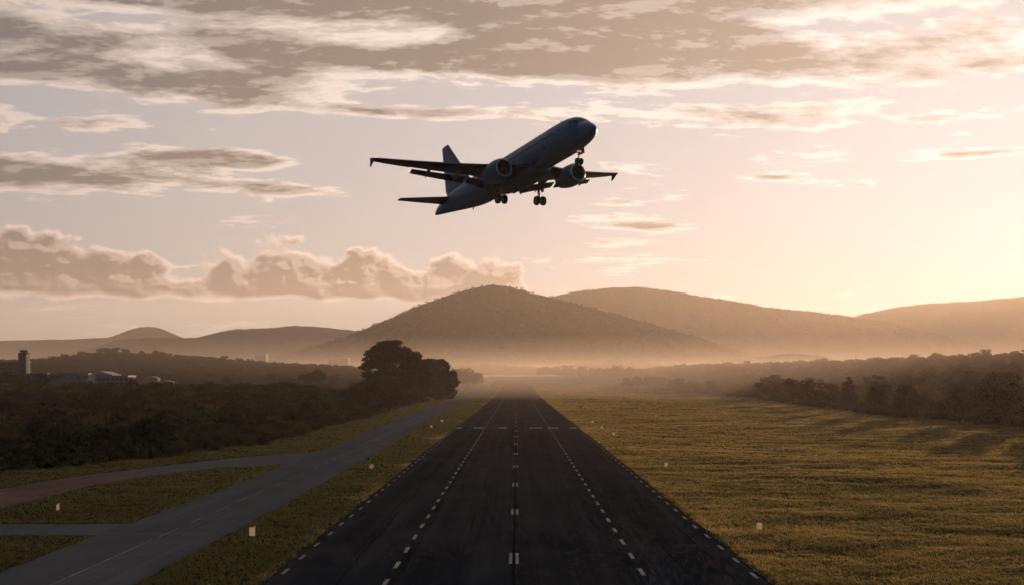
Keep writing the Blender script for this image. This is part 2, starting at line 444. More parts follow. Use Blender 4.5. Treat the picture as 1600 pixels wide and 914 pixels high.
# painted markings: each dash a thin sheet of its own, child of its pavement
def m_paint():
    m, b, o = mat('worn_paint')
    g = b.new('ShaderNodeNewGeometry')
    n = b.noise(g.outputs['Position'], 2.2, 6, .75); n2 = b.noise(g.outputs['Position'], .35, 3, .6)
    c = b.mixc(b.sm(n*.7+n2*.5, .42, .78), (.36, .345, .325, 1), (.12, .12, .118, 1))
    d = b.new('ShaderNodeBsdfDiffuse'); b.lk(c, d.inputs[0]); b.lk(d.outputs[0], o.inputs['Surface'])
    return m
M_PAINT = m_paint()
_dash = {}
def dash(name, parent, x, y, w, l, z):
    key = (round(w, 3), round(l, 3))
    if key not in _dash:
        vs = [(-w/2, -l/2, 0), (w/2, -l/2, 0), (w/2, l/2, 0), (-w/2, l/2, 0)]
        me = bpy.data.meshes.new(name); me.from_pydata(vs, [], [(0, 1, 2, 3)]); me.materials.append(M_PAINT); _dash[key] = me
    zz = float(base_z(y)); sl = float(base_z(y+l/2)-base_z(y-l/2))/l
    o = obj(name, _dash[key], parent, (x, y, zz+z)); o.rotation_euler = (math.atan(sl), 0, 0)
    return o
for k in range(95):
    y = 46.2+5.67*k
    for s in (-1, 1): dash('edge_marking', runway, s*14.85+.02*random.gauss(0, 1), y+(0 if s > 0 else 1.4), .22, 1.9, .036)
for k in range(88):
    y = 44.5+6.4*k
    for s in (-1, 1): dash('lane_marking', runway, s*7.95, y+(0 if s > 0 else 2.6), .27, 2.5, .036)
for k in range(14):
    y = 49.4+26*k
    for s in (-1, 1): dash('centreline_marking', runway, -.22+s*.22, y, .22, 4.5, .036)
for k in range(40):
    dash('centreline_marking', runway, -.36, 300+8*k, .12, 3.0, .036)
for x0, x1 in ((-15.0, -13.7), (-10.8, -8.3), (-4.6, -2.5), (3.0, 6.1), (7.6, 10.2), (13.0, 14.6)):
    dash('transverse_marking', runway, (x0+x1)/2, 272, abs(x1-x0), 5.0, .042)
# dark sealed joint beside the centreline
def m_tar():
    m, b, o = mat('tar_seal'); g = b.new('ShaderNodeNewGeometry')
    n = b.noise(g.outputs['Position'], 1.5, 3, .6)
    d = b.new('ShaderNodeBsdfDiffuse'); b.lk(b.mixc(n, (.003, .004, .006, 1), (.007, .009, .012, 1)), d.inputs[0]); b.lk(d.outputs[0], o.inputs['Surface']); return m
M_TAR = m_tar()
tj = strip('tar_joint', py[py < 520], np.full((py < 520).sum(), -.30), np.full((py < 520).sum(), -.14), [M_TAR], .033, 2); tj.parent = runway
for xx in (-10.9, 10.6, 13.2):
    t2 = strip('tar_joint', py[py < 330], np.full((py < 330).sum(), xx)+(fbm(py[py < 330]/9, py[py < 330]*0+xx, 2)-.5)*.4,
               np.full((py < 330).sum(), xx+.07)+(fbm(py[py < 330]/9, py[py < 330]*0+xx, 2)-.5)*.4, [M_TAR], .033, 2); t2.parent = runway
for k in range(46):
    y = 40+8*k; l = 7.6 if k < 6 else 4.6
    o = dash('centreline_marking', taxiway, float(taxi_x(y)), y, .11, l, .031)
    o.rotation_euler.z = math.atan(-float(taxi_x(y+2)-taxi_x(y-2))/4)
cl = dash('stop_line', taxiway, -29.2, 87.2, 9.0, .10, .031)

# ---------------------------------------------------------------- hills
def m_hill():
    m, b, o = mat('hill_forest')
    g = b.new('ShaderNodeNewGeometry'); P = g.outputs['Position']
    n = b.noise(P, .012, 5, .6); n2 = b.noise(P, .09, 4, .7)
    c = b.ramp(b.sm(n*.6+n2*.6, .42, .78), [(0, (.016, .020, .010)), (.5, (.034, .036, .016)), (1, (.075, .062, .030))])
    bp = b.new('ShaderNodeBump'); bp.inputs['Strength'].default_value = 1; bp.inputs['Distance'].default_value = 6
    b.put(bp.inputs['Height'], n2)
    principled(b, o, Base_Color=c, Roughness=1., Normal=bp.outputs[0]).inputs['Specular IOR Level'].default_value = 0
    return m
M_HILL = m_hill()
HILLS = []
def hill(label, D, sil, front, back, cell, canopy, seed):
    """a wooded hill: crest line at distance D, slopes with spurs towards and away from the runway"""
    sx = np.array([(p[0]-PX)/F*D for p in sil]); sz = np.array([CAMH+(PY-p[1])/F*D for p in sil])
    xs = np.arange(sx[0], sx[-1]+cell, cell)
    ts = np.concatenate([np.linspace(-1, 0, int(front/cell)+2), np.linspace(0, 1, max(6, int(back/cell/3)))[1:]])
    ys = np.where(ts < 0, D+ts*front, D+ts*back)
    crest = np.interp(xs, sx, sz)
    k = np.ones(9)/9; crest = np.convolve(np.pad(crest, 4, 'edge'), k, 'valid')
    X, Y = np.meshgrid(xs, ys); T = np.repeat(ts[:, None], len(xs), 1)
    spur = (fbm(X/170+seed, Y/330+seed, 4)-.5)
    prof = np.where(T < 0, (1-np.abs(T))**1.25, 1-T**1.6)
    prof = np.clip(prof + spur*.55*np.abs(T)*(1-np.abs(T))*2.2, -.05, 1.0)
    b0 = base_z(Y)-2
    Z = b0+(crest[None]-b0)*prof
    can = (fbm(X/(cell*2.1)+seed*3, Y/(cell*2.1), 3, .6)-.45)*canopy
    Z = Z+can*sstep(0, .12, prof)
    o = obj('hill', grid_mesh('hill', xs, ys, Z, [M_HILL], False))
    tag(o, kind='structure', label=label); HILLS.append((xs, ys, Z)); return o
hill('round wooded hill standing right behind the end of the runway', 3300,
     [(360, 590), (430, 562), (480, 546), (540, 527), (600, 502), (650, 480), (700, 462), (740, 450), (770, 445), (800, 449), (840, 461), (880, 470), (920, 480), (980, 496), (1040, 513), (1100, 531), (1170, 556), (1240, 590)], 900, 600, 7, 8, 1)
hill('long wooded ridge rising behind the round hill on the sunny side', 5400,
     [(700, 560), (800, 490), (860, 464), (900, 456), (950, 450), (1000, 449), (1050, 455), (1100, 464), (1150, 471), (1200, 481), (1260, 486), (1320, 494), (1400, 507), (1460, 521), (1540, 540), (1620, 560), (1760, 590)], 700, 600, 8, 9, 2)
hill('far pale hill closing the view under the sun', 6900,
     [(1180, 585), (1280, 520), (1340, 492), (1400, 480), (1450, 474), (1520, 471), (1560, 467), (1610, 463), (1700, 470), (1850, 500), (2000, 585)], 700, 600, 13, 10, 3)
hill('low pale spur at the foot of the sunlit hills', 4600,
     [(1420, 588), (1500, 566), (1558, 547), (1600, 527), (1680, 505), (1800, 520), (1960, 588)], 400, 400, 9, 8, 4)
hill('long hazy hill range on the shaded side beyond the airport', 5400,
     [(60, 585), (105, 552), (157, 539), (184, 530), (223, 528), (290, 528), (310, 527), (340, 519), (367, 514), (420, 513), (452, 509), (492, 510), (530, 514), (568, 518), (640, 530), (760, 585)], 600, 600, 9, 9, 5)
hill('farthest hill with a domed summit on the shaded side', 6600,
     [(-220, 585), (-120, 545), (-40, 534), (40, 531), (100, 530), (150, 528), (178, 527), (190, 519), (213, 511), (236, 509), (255, 513), (272, 523), (300, 532), (360, 550), (480, 588)], 500, 600, 14, 8, 6)
hill('small hazy knoll beyond the sunlit tree belt', 1700,
     [(1120, 588), (1170, 562), (1215, 553), (1240, 551), (1275, 554), (1310, 562), (1370, 588)], 200, 200, 6, 6, 8)

# ---------------------------------------------------------------- haze
def m_haze():
    m, b, o = mat('haze_air')
    v = b.new('ShaderNodeVolumePrincipled')
    v.inputs['Color'].default_value = (0.96, 0.86, 0.76, 1); v.inputs['Density'].default_value = HAZE
    v.inputs['Anisotropy'].default_value = 0.45
    b.lk(v.outputs[0], o.inputs['Volume']); return m
HAZE = 0.78e-4
hz = MB(); hz.box(-7800, 7800, -300, 8700, -2.0, 545)
haze = hz.build('haze', m_haze()); tag(haze, kind='stuff', label='warm evening haze filling the valley air')

# mist lying over the valley floor between the end of the runway and the hills
def m_mist():
    m, b, o = mat('mist_air'); v = b.new('ShaderNodeVolumePrincipled')
    v.inputs['Color'].default_value = (0.97, 0.86, 0.74, 1); v.inputs['Density'].default_value = 5.6e-4; v.inputs['Anisotropy'].default_value = 0.45
    b.lk(v.outputs[0], o.inputs['Volume']); return m
gm = MB(); gm.box(-1100, 1700, 600, 2300, -1.5, 36)
mist = gm.build('ground_mist', m_mist()); tag(mist, kind='stuff', label='low sunlit mist over the valley floor below the hills')
# ---------------------------------------------------------------- airliner (x aft, y starboard, z up; nose at origin)
def m_paintwork(name, c, rough=.32, var=.12):
    m, b, o = mat(name)
    t = b.new('ShaderNodeTexCoord'); P = t.outputs['Object']
    sp = b.new('ShaderNodeSeparateXYZ'); b.lk(P, sp.inputs[0]); x = V(b, sp.outputs[0])
    n = b.noise(P, .5, 5, .6); n2 = b.noise(b.xyz(x*.25, V(b, sp.outputs[1])*2.5, V(b, sp.outputs[2])*2.5), 1., 5, .65)
    # skin panel joints every few metres
    j = b.sm(b.m('ABSOLUTE', b.m('WRAP', x, 1.35, -1.35)), .012, .03, 1., 0.)
    col = b.mixc(b.sm(n*.5+n2*.5, .35, .7), (*[v*(1-var) for v in c], 1), (*[v*(1+var) for v in c], 1))
    col = b.mixc(j*.5, col, (*[v*.3 for v in c], 1))
    bp = b.new('ShaderNodeBump'); bp.inputs['Strength'].default_value = .25; bp.inputs['Distance'].default_value = .02
    b.put(bp.inputs['Height'], n2)
    p = principled(b, o, Base_Color=col, Roughness=b.sm(n, .2, .8, rough-.06, rough+.12), Normal=bp.outputs[0])
    p.inputs['Specular IOR Level'].default_value = .2
    return m
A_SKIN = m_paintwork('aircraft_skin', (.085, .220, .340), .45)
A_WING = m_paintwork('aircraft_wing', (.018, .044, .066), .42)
A_DARK = flat('aircraft_dark', (.016, .018, .022), .5)
A_GLASS = flat('aircraft_glass', (.003, .004, .006), .3, spec=.15, var=.05)
A_METAL = flat('aircraft_metal', (.20, .21, .22), .35, 1.0)
A_LIP = flat('intake_lip_metal', (.42, .43, .45), .28, 1.0)
A_TYRE = flat('aircraft_tyre', (.012, .012, .013), .8)
A_STRUT = flat('gear_strut', (.10, .105, .11), .5)
def m_lamp(name, c, e):
    m, b, o = mat(name); t = b.new('ShaderNodeTexCoord'); n = b.noise(t.outputs['Object'], 8., 2)
    p = principled(b, o, Base_Color=(*c, 1), Roughness=.3)
    p.inputs['Emission Color'].default_value = (*c, 1); b.put(p.inputs['Emission Strength'], b.sm(n, 0, 1, e*.9, e*1.1)); return m
A_LAMPW = m_lamp('wing_tip_lamp', (1., .62, .30), 3.0)
A_LAMPR = m_lamp('gear_lamp', (1., .34, .22), .55)

air = empty('airplane')
air.matrix_world = Matrix(((-.49362, -.86373, -.10156, 8.852), (.85993, -.50218, .09133, 125.89), (-.12988, -.04225, .99063, 41.635), (0, 0, 0, 1)))
tag(air, 'dark twin engine passenger jet climbing with landing gear down', 'airplane')
FT = np.array([  # x, ztop, zbottom, half width
 (0, -.52, -.60, .04), (.08, -.36, -.78, .22), (.22, -.22, -.93, .40), (.5, .02, -1.15, .66), (.9, .30, -1.36, .92), (1.35, .56, -1.53, 1.15),
 (1.75, .86, -1.64, 1.32), (2.2, 1.24, -1.74, 1.48), (2.7, 1.53, -1.83, 1.62), (3.3, 1.75, -1.90, 1.75), (4.2, 1.92, -1.97, 1.88), (5.3, 2.02, -2.03, 1.955),
 (6.8, 2.07, -2.07, 1.975), (27, 2.07, -2.07, 1.975), (29, 2.07, -1.93, 1.95), (31, 2.05, -1.66, 1.84), (33.5, 1.98, -1.27, 1.61), (36, 1.85, -.85, 1.28),
 (38, 1.66, -.53, .95), (39.8, 1.38, -.25, .62), (41.2, 1.02, -.02, .36), (42.0, .68, .14, .18), (42.23, .45, .20, .08)])
def fsec(x):
    return [float(np.interp(x, FT[:, 0], FT[:, k])) for k in (1, 2, 3)]
def fpt(x, th, off=0.0):
    """point on the fuselage skin; th = 0 up, 90 deg starboard"""
    zt, zb, w = fsec(x); zc, h = (zt+zb)/2, (zt-zb)/2
    return Vector((x, (w+off)*math.sin(th), zc+(h+off)*math.cos(th)))
fus = MB(); NS = 48
xs_f = sorted(set(list(FT[:, 0])+list(np.arange(.3, 7, .35))+list(np.arange(7, 42, .9))))
fus.loft([[fpt(x, 2*math.pi*i/NS) for i in range(NS)] for x in xs_f])
fus_o = fus.build('fuselage', A_SKIN, air, True, 60)
def patch(name, x0, x1, t0, t1, off, m, parent, n=4, skew=0.0):
    """panel lying on the skin, with rounded corners and a turned-in rim"""
    mb = MB(); g = []
    for k in range(16):
        a = 2*math.pi*k/16; ca, sa = math.cos(a), math.sin(a)
        u = math.copysign(abs(ca)**.45, ca); v = math.copysign(abs(sa)**.45, sa)
        g.append((u, v))
    c = ((x0+x1)/2, (t0+t1)/2)
    def at(u, v, o): return fpt(c[0]+u*(x1-x0)/2+skew*v, c[1]+v*(t1-t0)/2, o)
    ring0 = [at(u, v, -.01) for u, v in g]; ring1 = [at(u, v, off) for u, v in g]; ring2 = [at(u*.5, v*.5, off) for u, v in g]
    mb.loft([ring0, ring1, ring2], cap=False); mb.add(ring2, [tuple(range(16))])
    return mb.build(name, m, parent, True, 50)
D2 = math.radians
# flight deck glazing, three panes a side
for s in (1, -1):
    patch('cockpit_window', 1.55, 2.25, s*D2(4), s*D2(33), .012, A_GLASS, fus_o)
    patch('cockpit_window', 1.80, 2.62, s*D2(36), s*D2(58), .012, A_GLASS, fus_o)
    patch('cockpit_window', 2.55, 3.15, s*D2(46), s*D2(64), .012, A_GLASS, fus_o)
    for k in range(46):
        x = 6.2+k*.585
        if k in (19, 20): continue
        patch('cabin_window', x-.15, x+.15, s*D2(70), s*D2(82), .010, A_GLASS, fus_o)
    for x in (4.6, 16.6, 33.4):
        d = patch('door', x-.40, x+.40, s*D2(64), s*D2(110), .014, A_SKIN, air)
        patch('door_window', x-.10, x+.10, s*D2(73), s*D2(80), .022, A_GLASS, d)
    patch('cargo_door', 8.4, 10.2, s*D2(112), s*D2(140), .012, A_SKIN, air)
    patch('air_inlet', 11.2, 11.75, s*D2(128), s*D2(138), .014, A_DARK, air)
    patch('air_inlet', 8.0, 8.3, s*D2(100), s*D2(108), .014, A_DARK, air)
# belly fairing
bf = MB(); rr = []
for x, w, zt, zb in ((11.6, .25, -1.75, -2.04), (12.4, 1.45, -1.2, -2.2), (13.6, 2.05, -.75, -2.42), (16, 2.2, -.6, -2.52), (19, 2.2, -.6, -2.52), (20.6, 2.05, -.85, -2.42), (22.2, 1.4, -1.3, -2.22), (23.3, .25, -1.8, -2.05)):
    rr.append([Vector((x, w*math.copysign(abs(math.sin(t))**.75, math.sin(t)), (zt+zb)/2+(zt-zb)/2*math.copysign(abs(math.cos(t))**.75, math.cos(t)))) for t in [2*math.pi*i/32 for i in range(32)]])
bf.loft(rr); bf.build('belly_fairing', A_SKIN, air, True, 60)
def airfoil(n=14, thick=.12, camber=.02):
    up, lo = [], []
    for i in range(n+1):
        c = .5*(1-math.cos(math.pi*i/n))
        t = 5*thick*(.2969*math.sqrt(c)-.126*c-.3516*c*c+.2843*c**3-.1036*c**4)
        k = camber*4*c*(1-c); up.append((c, k+t)); lo.append((c, k-t))
    return up[::-1]+lo[1:-1]        # TE over the top to LE and back underneath
def ring(lex, y, lez, chord, thick, camber=.02, twist=0.0, c0=0., c1=1., n=14):
    r = []
    for c, z in airfoil(n, thick, camber):
        cc = c0+(c1-c0)*c; zz = z*(c1-c0 if (c0 > 0) else 1)
        ux, uz = cc*chord, zz*chord
        r.append(Vector((lex+ux*math.cos(twist)+uz*math.sin(twist), y, lez-ux*math.sin(twist)+uz*math.cos(twist))))
    return r
WST = [  # y, LE x, LE z, chord, thickness
 (1.2, 12.15, -1.42, 7.55, .145), (2.0, 12.75, -1.32, 6.95, .14), (4.2, 13.95, -1.05, 5.65, .125), (6.6, 15.2, -.74, 4.35, .115),
 (10, 16.9, -.24, 3.45, .108), (14, 18.9, .45, 2.45, .105), (17.2, 20.5, 1.05, 1.70, .10), (18.26, 21.07, 1.25, 1.42, .10)]
def wst(y):
    a = np.array(WST); return [float(np.interp(y, a[:, 0], a[:, k])) for k in range(1, 5)]
def canoe(p0, p1, w, h, droop):
    """flap track fairing: pointed boat shape"""
    mb = MB(); rs = []; p0, p1 = Vector(p0), Vector(p1)
    for t, s in ((0, .05), (.12, .55), (.3, .92), (.5, 1), (.7, .82), (.88, .42), (1, .04)):
        c = p0.lerp(p1, t); c.z -= droop*t*t
        rs.append([c+Vector((0, w*s*math.cos(a), h*s*math.sin(a))) for a in [2*math.pi*i/12 for i in range(12)]])
    mb.loft(rs); return mb
for s in (1, -1):
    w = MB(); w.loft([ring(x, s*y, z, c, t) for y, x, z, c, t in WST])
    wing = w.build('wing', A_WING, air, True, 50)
    # extended flaps: inboard and outboard, dropped below the trailing edge
    for name, ya, yb, fr in (('flap', 2.2, 6.4, .20), ('flap', 6.9, 13.4, .24)):
        fl = MB(); rs = []
        for y in np.linspace(ya, yb, 5):
            x, z, c, t = wst(y)
            rs.append(ring(x+c*.955, s*y, z-.05*c-.10, c*fr+.25, .13, .03, rad(24)))
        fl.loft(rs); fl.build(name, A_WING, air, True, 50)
    al = MB(); rs = []
    for y in np.linspace(13.7, 17.0, 4):
        x, z, c, t = wst(y); rs.append(ring(x+c*.80, s*y, z+.012*c, c*.225, .07, .0, rad(6)))
    al.loft(rs); al.build('aileron', A_WING, air, True, 50)
    sl = MB(); rs = []
    for y in np.linspace(7.0, 17.6, 7):
        x, z, c, t = wst(y); rs.append(ring(x-.16, s*y, z-.12, c*.16, .30, .10, rad(18)))
    sl.loft(rs); sl.build('slat', A_WING, air, True, 50)
    for y in (4.0, 8.2, 11.6):
        x, z, c, t = wst(y)
        canoe((x+c*.48, s*y, z-.06*c), (x+c*1.22, s*y, z-.10*c), .17, .28, .62).build('flap_fairing', A_SKIN, air, True, 60)
    # wing tip fence
    x, z, c, t = wst(18.26)
    out_ = [(.1, .0), (.7, .22), (1.3, .40), (1.5, .38), (1.5, .0), (1.75, -.62), (1.55, -.64), (.8, -.30)]
    tf = MB(); tf.loft([[Vector((x+a, s*(18.26+d), z+b_)) for a, b_ in out_] for d in (-.05, .05)])
    fence = tf.build('wing_tip_fence', A_WING, air)
    lm = MB(); rs = []
    for t, r_ in ((0, .03), (.3, .09), (.7, .09), (1, .03)):
        rs.append([Vector((x-.02+t*.4, s*18.12+.0+r_*math.cos(a), z+.02+r_*math.sin(a))) for a in [2*math.pi*i/8 for i in range(8)]])
    lm.loft(rs); lm.build('navigation_light', A_LAMPW if s > 0 else A_LIP, air, True)
    # engine
    ey, ez, ex = 5.37*s, -1.98, 12.05
    def lathe(prof, n=40, droop=0.0):
        return [[Vector((ex+x, ey+r*math.sin(a), ez+r*math.cos(a)*(1.0 if math.cos(a) > 0 else .97)+droop*x)) for a in [2*math.pi*i/n for i in range(n)]] for x, r in prof]
    nc = MB()
    nc.loft(lathe([(.13, 1.16), (.35, 1.255), (.8, 1.345), (1.5, 1.40), (2.3, 1.38), (3.1, 1.25), (3.9, 1.02), (4.05, .985), (4.0, .94), (3.3, .95)]), cap=False)
    nac = nc.build('engine_nacelle', A_SKIN, air, True, 60)
    lp = MB(); lp.loft(lathe([(.13, 1.162), (.04, 1.10), (0, 1.04), (.03, .985), (.14, .945)]), cap=False)
    lp.build('intake_lip', A_LIP, nac, True, 80)
    inn = MB(); inn.loft(lathe([(.13, .947), (.45, .91), (1.0, .93), (1.1, .93)]), cap=False)
    inn.build('intake_duct', A_DARK, nac, True, 60)
    fan = MB()
    for k in range(22):
        a0 = 2*math.pi*k/22
        pts = []
        for r_, da, xx in ((.26, 0, .95), (.26, .20, 1.08), (.92, .34, 1.12), (.92, .10, .92)):
            a = a0+da; pts.append(Vector((ex+xx, ey+r_*math.sin(a), ez+r_*math.cos(a))))
        fan.add(pts, [(0, 1, 2, 3)])
    fan.add([Vector((ex+1.14, ey+.94*math.sin(a), ez+.94*math.cos(a))) for a in [2*math.pi*i/24 for i in range(24)]], [tuple(range(24))])
    fan.build('fan', A_DARK, nac)
    sp_ = MB(); sp_.loft(lathe([(.42, .01), (.5, .09), (.72, .2), (1.0, .29)], 16), cap=False); sp_.build('spinner', A_STRUT, nac, True)
    cn = MB(); cn.loft(lathe([(3.2, .72), (4.3, .62), (4.75, .50), (4.7, .44), (4.5, .36), (5.25, .16), (5.6, .02)], 28), cap=False)
    cn.build('exhaust', A_METAL, nac, True, 60)
    # pylon
    py_ = MB(); rs = []
    for x_, zt, zb, hw in ((13.1, -.78, -.95, .04), (13.9, -.66, -1.1, .16), (15.0, -.72, -1.3, .19), (16.2, -1.0, -1.6, .19), (17.4, -1.12, -1.45, .12), (18.2, -1.12, -1.22, .03)):
        rs.append([Vector((x_, ey+hw*a, b_)) for a, b_ in ((-1, zb), (1, zb), (1, zt), (-1, zt))])
    py_.loft(rs); py_.build('pylon', A_SKIN, air, True, 40)
    # tailplane and elevator
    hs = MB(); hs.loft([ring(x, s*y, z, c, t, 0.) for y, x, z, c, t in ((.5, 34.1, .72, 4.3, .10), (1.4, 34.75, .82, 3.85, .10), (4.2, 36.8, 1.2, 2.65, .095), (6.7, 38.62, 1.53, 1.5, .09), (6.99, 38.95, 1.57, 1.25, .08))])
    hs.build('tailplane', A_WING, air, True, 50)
    # main landing gear
    gx_, gy_, gzz = 17.86, 2.88*s, -4.22
    gear = empty('main_landing_gear'); gear.parent = air
    tag(gear, None)
    st = MB(); st.tube((gx_-.10, gy_+s*.25, -1.35), (gx_, gy_, -2.9), .19, .17, 14); st.tube((gx_, gy_, -2.9), (gx_, gy_, gzz), .115, .115, 12)
    st.build('strut', A_STRUT, gear, True, 40)
    br = MB(); br.tube((gx_, gy_, -2.7), (gx_+.1, gy_-s*1.3, -1.75), .07, .07, 8); br.tube((gx_+.22, gy_, -2.75), (gx_+.38, gy_, -3.4), .05, .05, 6); br.tube((gx_+.38, gy_, -3.4), (gx_+.1, gy_, -4.05), .05, .05, 6)
    br.build('side_brace', A_STRUT, gear)
    ax_ = MB(); ax_.tube((gx_, gy_-.62, gzz), (gx_, gy_+.62, gzz), .09, .09, 10); ax_.build('axle', A_STRUT, gear, True)
    def wheel(cx_, cy_, cz_, R, wd, parent):
        tw = MB(); rs = []
        for dy_, r_ in ((-.5, .58), (-.5, .80), (-.40, .94), (-.2, 1.), (.2, 1.), (.40, .94), (.5, .80), (.5, .58)):
            rs.append([Vector((cx_+R*r_*math.cos(a), cy_+dy_*wd, cz_+R*r_*math.sin(a))) for a in [2*math.pi*i/28 for i in range(28)]])
        tw.loft(rs, cap=False); t_ = tw.build('wheel', A_TYRE, parent, True, 40)
        rb = MB(); rs = []
        for dy_, r_ in ((-.42, .02), (-.36, .25), (-.40, .45), (-.5, .6), (.5, .6), (.40, .45), (.36, .25), (.42, .02)):
            rs.append([Vector((cx_+R*r_*math.cos(a), cy_+dy_*wd, cz_+R*r_*math.sin(a))) for a in [2*math.pi*i/20 for i in range(20)]])
        rb.loft(rs); rb.build('rim', A_STRUT, t_, True, 40)
    for d in (-.48, .48): wheel(gx_, gy_+d, gzz, .60, .46, gear)
    gd = MB(); gd.loft([[Vector((gx_+a, gy_+s*(.42+.28*(b_+1.3)*-.25)+d, b_)) for a, b_ in ((-.62, -1.45), (.60, -1.45), (.55, -2.35), (.22, -3.05), (-.22, -3.05), (-.55, -2.35))] for d in (0., .05*s)])
    gd.build('gear_door', A_SKIN, gear, False)
    # belly bay door hanging inboard
    bd = MB(); bd.loft([[Vector((17.1+a, s*.35+d+s*b_*.18, -2.48-b_)) for a, b_ in ((0, 0), (1.7, 0), (1.6, .75), (.15, .75))] for d in (0., .05*s)])
    bd.build('bay_door', A_SKIN, gear)
# fin and rudder
def fin_ring(lex, z, chord, thick, c0=0., c1=1.):
    return [Vector((lex+(c0+(c1-c0)*c)*chord, t*chord*(1 if c0 == 0 else .55), z)) for c, t in airfoil(12, thick, 0.)]
fn = MB(); fn.loft([fin_ring(*a) for a in ((28.9, 1.6, 9.0, .04), (30.3, 2.1, 7.8, .08), (33.2, 5.5, 4.9, .085), (36.0, 8.8, 2.15, .085), (36.2, 8.98, 1.9, .06))])
fin = fn.build('fin', A_SKIN, air, True, 50)
rd = MB(); rd.loft([fin_ring(l, z, c, .075, .70, 1.03) for l, z, c in ((30.6, 2.4, 7.5), (33.2, 5.5, 4.9), (35.8, 8.6, 2.3))])
rd.build('rudder', A_SKIN, air, True, 50)
# nose gear
ng = empty('nose_landing_gear'); ng.parent = air
nx_, nz_ = 3.90, -3.42
st = MB(); st.tube((nx_-.25, 0, -1.7), (nx_-.05, 0, -2.7), .12, .11, 12); st.tube((nx_-.05, 0, -2.7), (nx_, 0, nz_), .075, .075, 10); st.tube((nx_-.1, 0, -2.5), (nx_+.9, 0, -1.85), .05, .05, 8)
st.build('strut', A_STRUT, ng, True, 40)
ax_ = MB(); ax_.tube((nx_, -.36, nz_), (nx_, .36, nz_), .06, .06, 8); ax_.build('axle', A_STRUT, ng)
for d in (-.28, .28): wheel(nx_, d, nz_, .40, .26, ng)
for s in (1, -1):
    gd = MB(); gd.loft([[Vector((nx_+a, s*(.42+.14*b_)+d, -1.86-b_*.62)) for a, b_ in ((-.7, .0), (.75, .02), (.65, 1.), (-.5, 1.))] for d in (0., .03*s)])
    gd.build('gear_door', A_SKIN, ng)
lt = MB()
for dy_ in (-.16, .16): lt.tube((nx_-.30, dy_, -2.28), (nx_-.16, dy_, -2.28), .13, .10, 12)
lt.build('landing_light', A_LAMPR, ng, True, 40)
# aerials
for x_, z0, h_ in ((6.4, 2.05, .42), (11.5, 2.06, .36), (20.5, 2.06, .30)):
    am = MB(); am.loft([[Vector((x_+a, d, z0-.05+b_)) for a, b_ in ((0, 0), (.42, 0), (.48, h_), (.30, h_))] for d in (-.02, .02)]); am.build('aerial', A_SKIN, air)
for x_, z0, h_ in ((9.5, -2.05, .3), (30.3, -1.74, .4)):
    am = MB(); am.loft([[Vector((x_+a, d, z0+.05-b_)) for a, b_ in ((0, 0), (.42, 0), (.48, h_), (.30, h_))] for d in (-.02, .02)]); am.build('aerial', A_SKIN, air)
bk = MB(); bk.loft([[Vector((15.5+.12*math.cos(a)*r_, .12*math.sin(a)*r_, 2.05+h_)) for a in [2*math.pi*i/10 for i in range(10)]] for r_, h_ in ((1, 0), (.9, .09), (.4, .14))]); bk.build('beacon', A_LAMPR, air, True)
# ---------------------------------------------------------------- vegetation
def m_leaf(name, lo, hi, trans=.35):
    m, b, o = mat(name)
    oi = b.new('ShaderNodeObjectInfo'); t = b.new('ShaderNodeNewGeometry')
    n = b.noise(t.outputs['Position'], .35, 3, .6); r = V(b, oi.outputs['Random'])
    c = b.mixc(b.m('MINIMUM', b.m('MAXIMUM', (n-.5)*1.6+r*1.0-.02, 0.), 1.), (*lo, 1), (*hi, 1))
    d = b.new('ShaderNodeBsdfDiffuse'); b.lk(c, d.inputs[0])
    tr = b.new('ShaderNodeBsdfTranslucent'); b.lk(b.mixc(1., c, (.85, 1.0, .65, 1), 'MULTIPLY'), tr.inputs[0])
    mx = b.new('ShaderNodeMixShader'); mx.inputs[0].default_value = trans
    b.lk(d.outputs[0], mx.inputs[1]); b.lk(tr.outputs[0], mx.inputs[2]); b.lk(mx.outputs[0], o.inputs['Surface'])
    return m
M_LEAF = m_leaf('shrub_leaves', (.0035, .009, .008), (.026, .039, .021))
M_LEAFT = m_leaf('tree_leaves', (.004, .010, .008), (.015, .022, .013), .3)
M_DRY = m_leaf('dry_brush', (.030, .027, .014), (.075, .060, .027), .4)
M_BARK = flat('bark', (.045, .034, .026), .95, spec=.1, var=.4, scale=3)
def leaves(centres, normals, size, rng, aspect=.55):
    """one bent leaf spray (two triangles) per point"""
    n = len(centres)
    a = rng.normal(size=(n, 3)); a += normals*.5; a /= np.linalg.norm(a, axis=1)[:, None]+1e-9
    h = rng.normal(size=(n, 3)); b = np.cross(a, h); b /= np.linalg.norm(b, axis=1)[:, None]+1e-9
    s = size*rng.uniform(.6, 1.45, n)[:, None]
    v = np.stack([centres-a*s*.5, centres+b*s*aspect*.5, centres+a*s*.5, centres-b*s*aspect*.5], 1)
    v[:, 1, 2] += .08*s[:, 0]; v[:, 3, 2] -= .08*s[:, 0]
    f = (np.arange(n)*4)[:, None]+np.arange(4)
    return v.reshape(-1, 3), f
def lobes_points(lobes, n, rng, shell=.55):
    """points in a set of ellipsoids (cx,cy,cz,rx,ry,rz), mostly near their skins"""
    L = np.array(lobes); vol = (L[:, 3]*L[:, 4]*L[:, 5])**.7; k = rng.choice(len(L), n, p=vol/vol.sum())
    d = rng.normal(size=(n, 3)); d /= np.linalg.norm(d, axis=1)[:, None]
    r = (shell+(1-shell)*rng.random(n)**.6)*rng.uniform(.86, 1.10, n)
    # cluster the sprays so that gaps and clumps form
    q = d*r[:, None]
    cl = fbm(q[:, 0]*2.3+k*3.7, q[:, 1]*2.3+q[:, 2]*2.9+k, 2); keep = cl > np.quantile(cl, .28)
    p = L[k, :3]+q*L[k, 3:]
    return p[keep], d[keep]
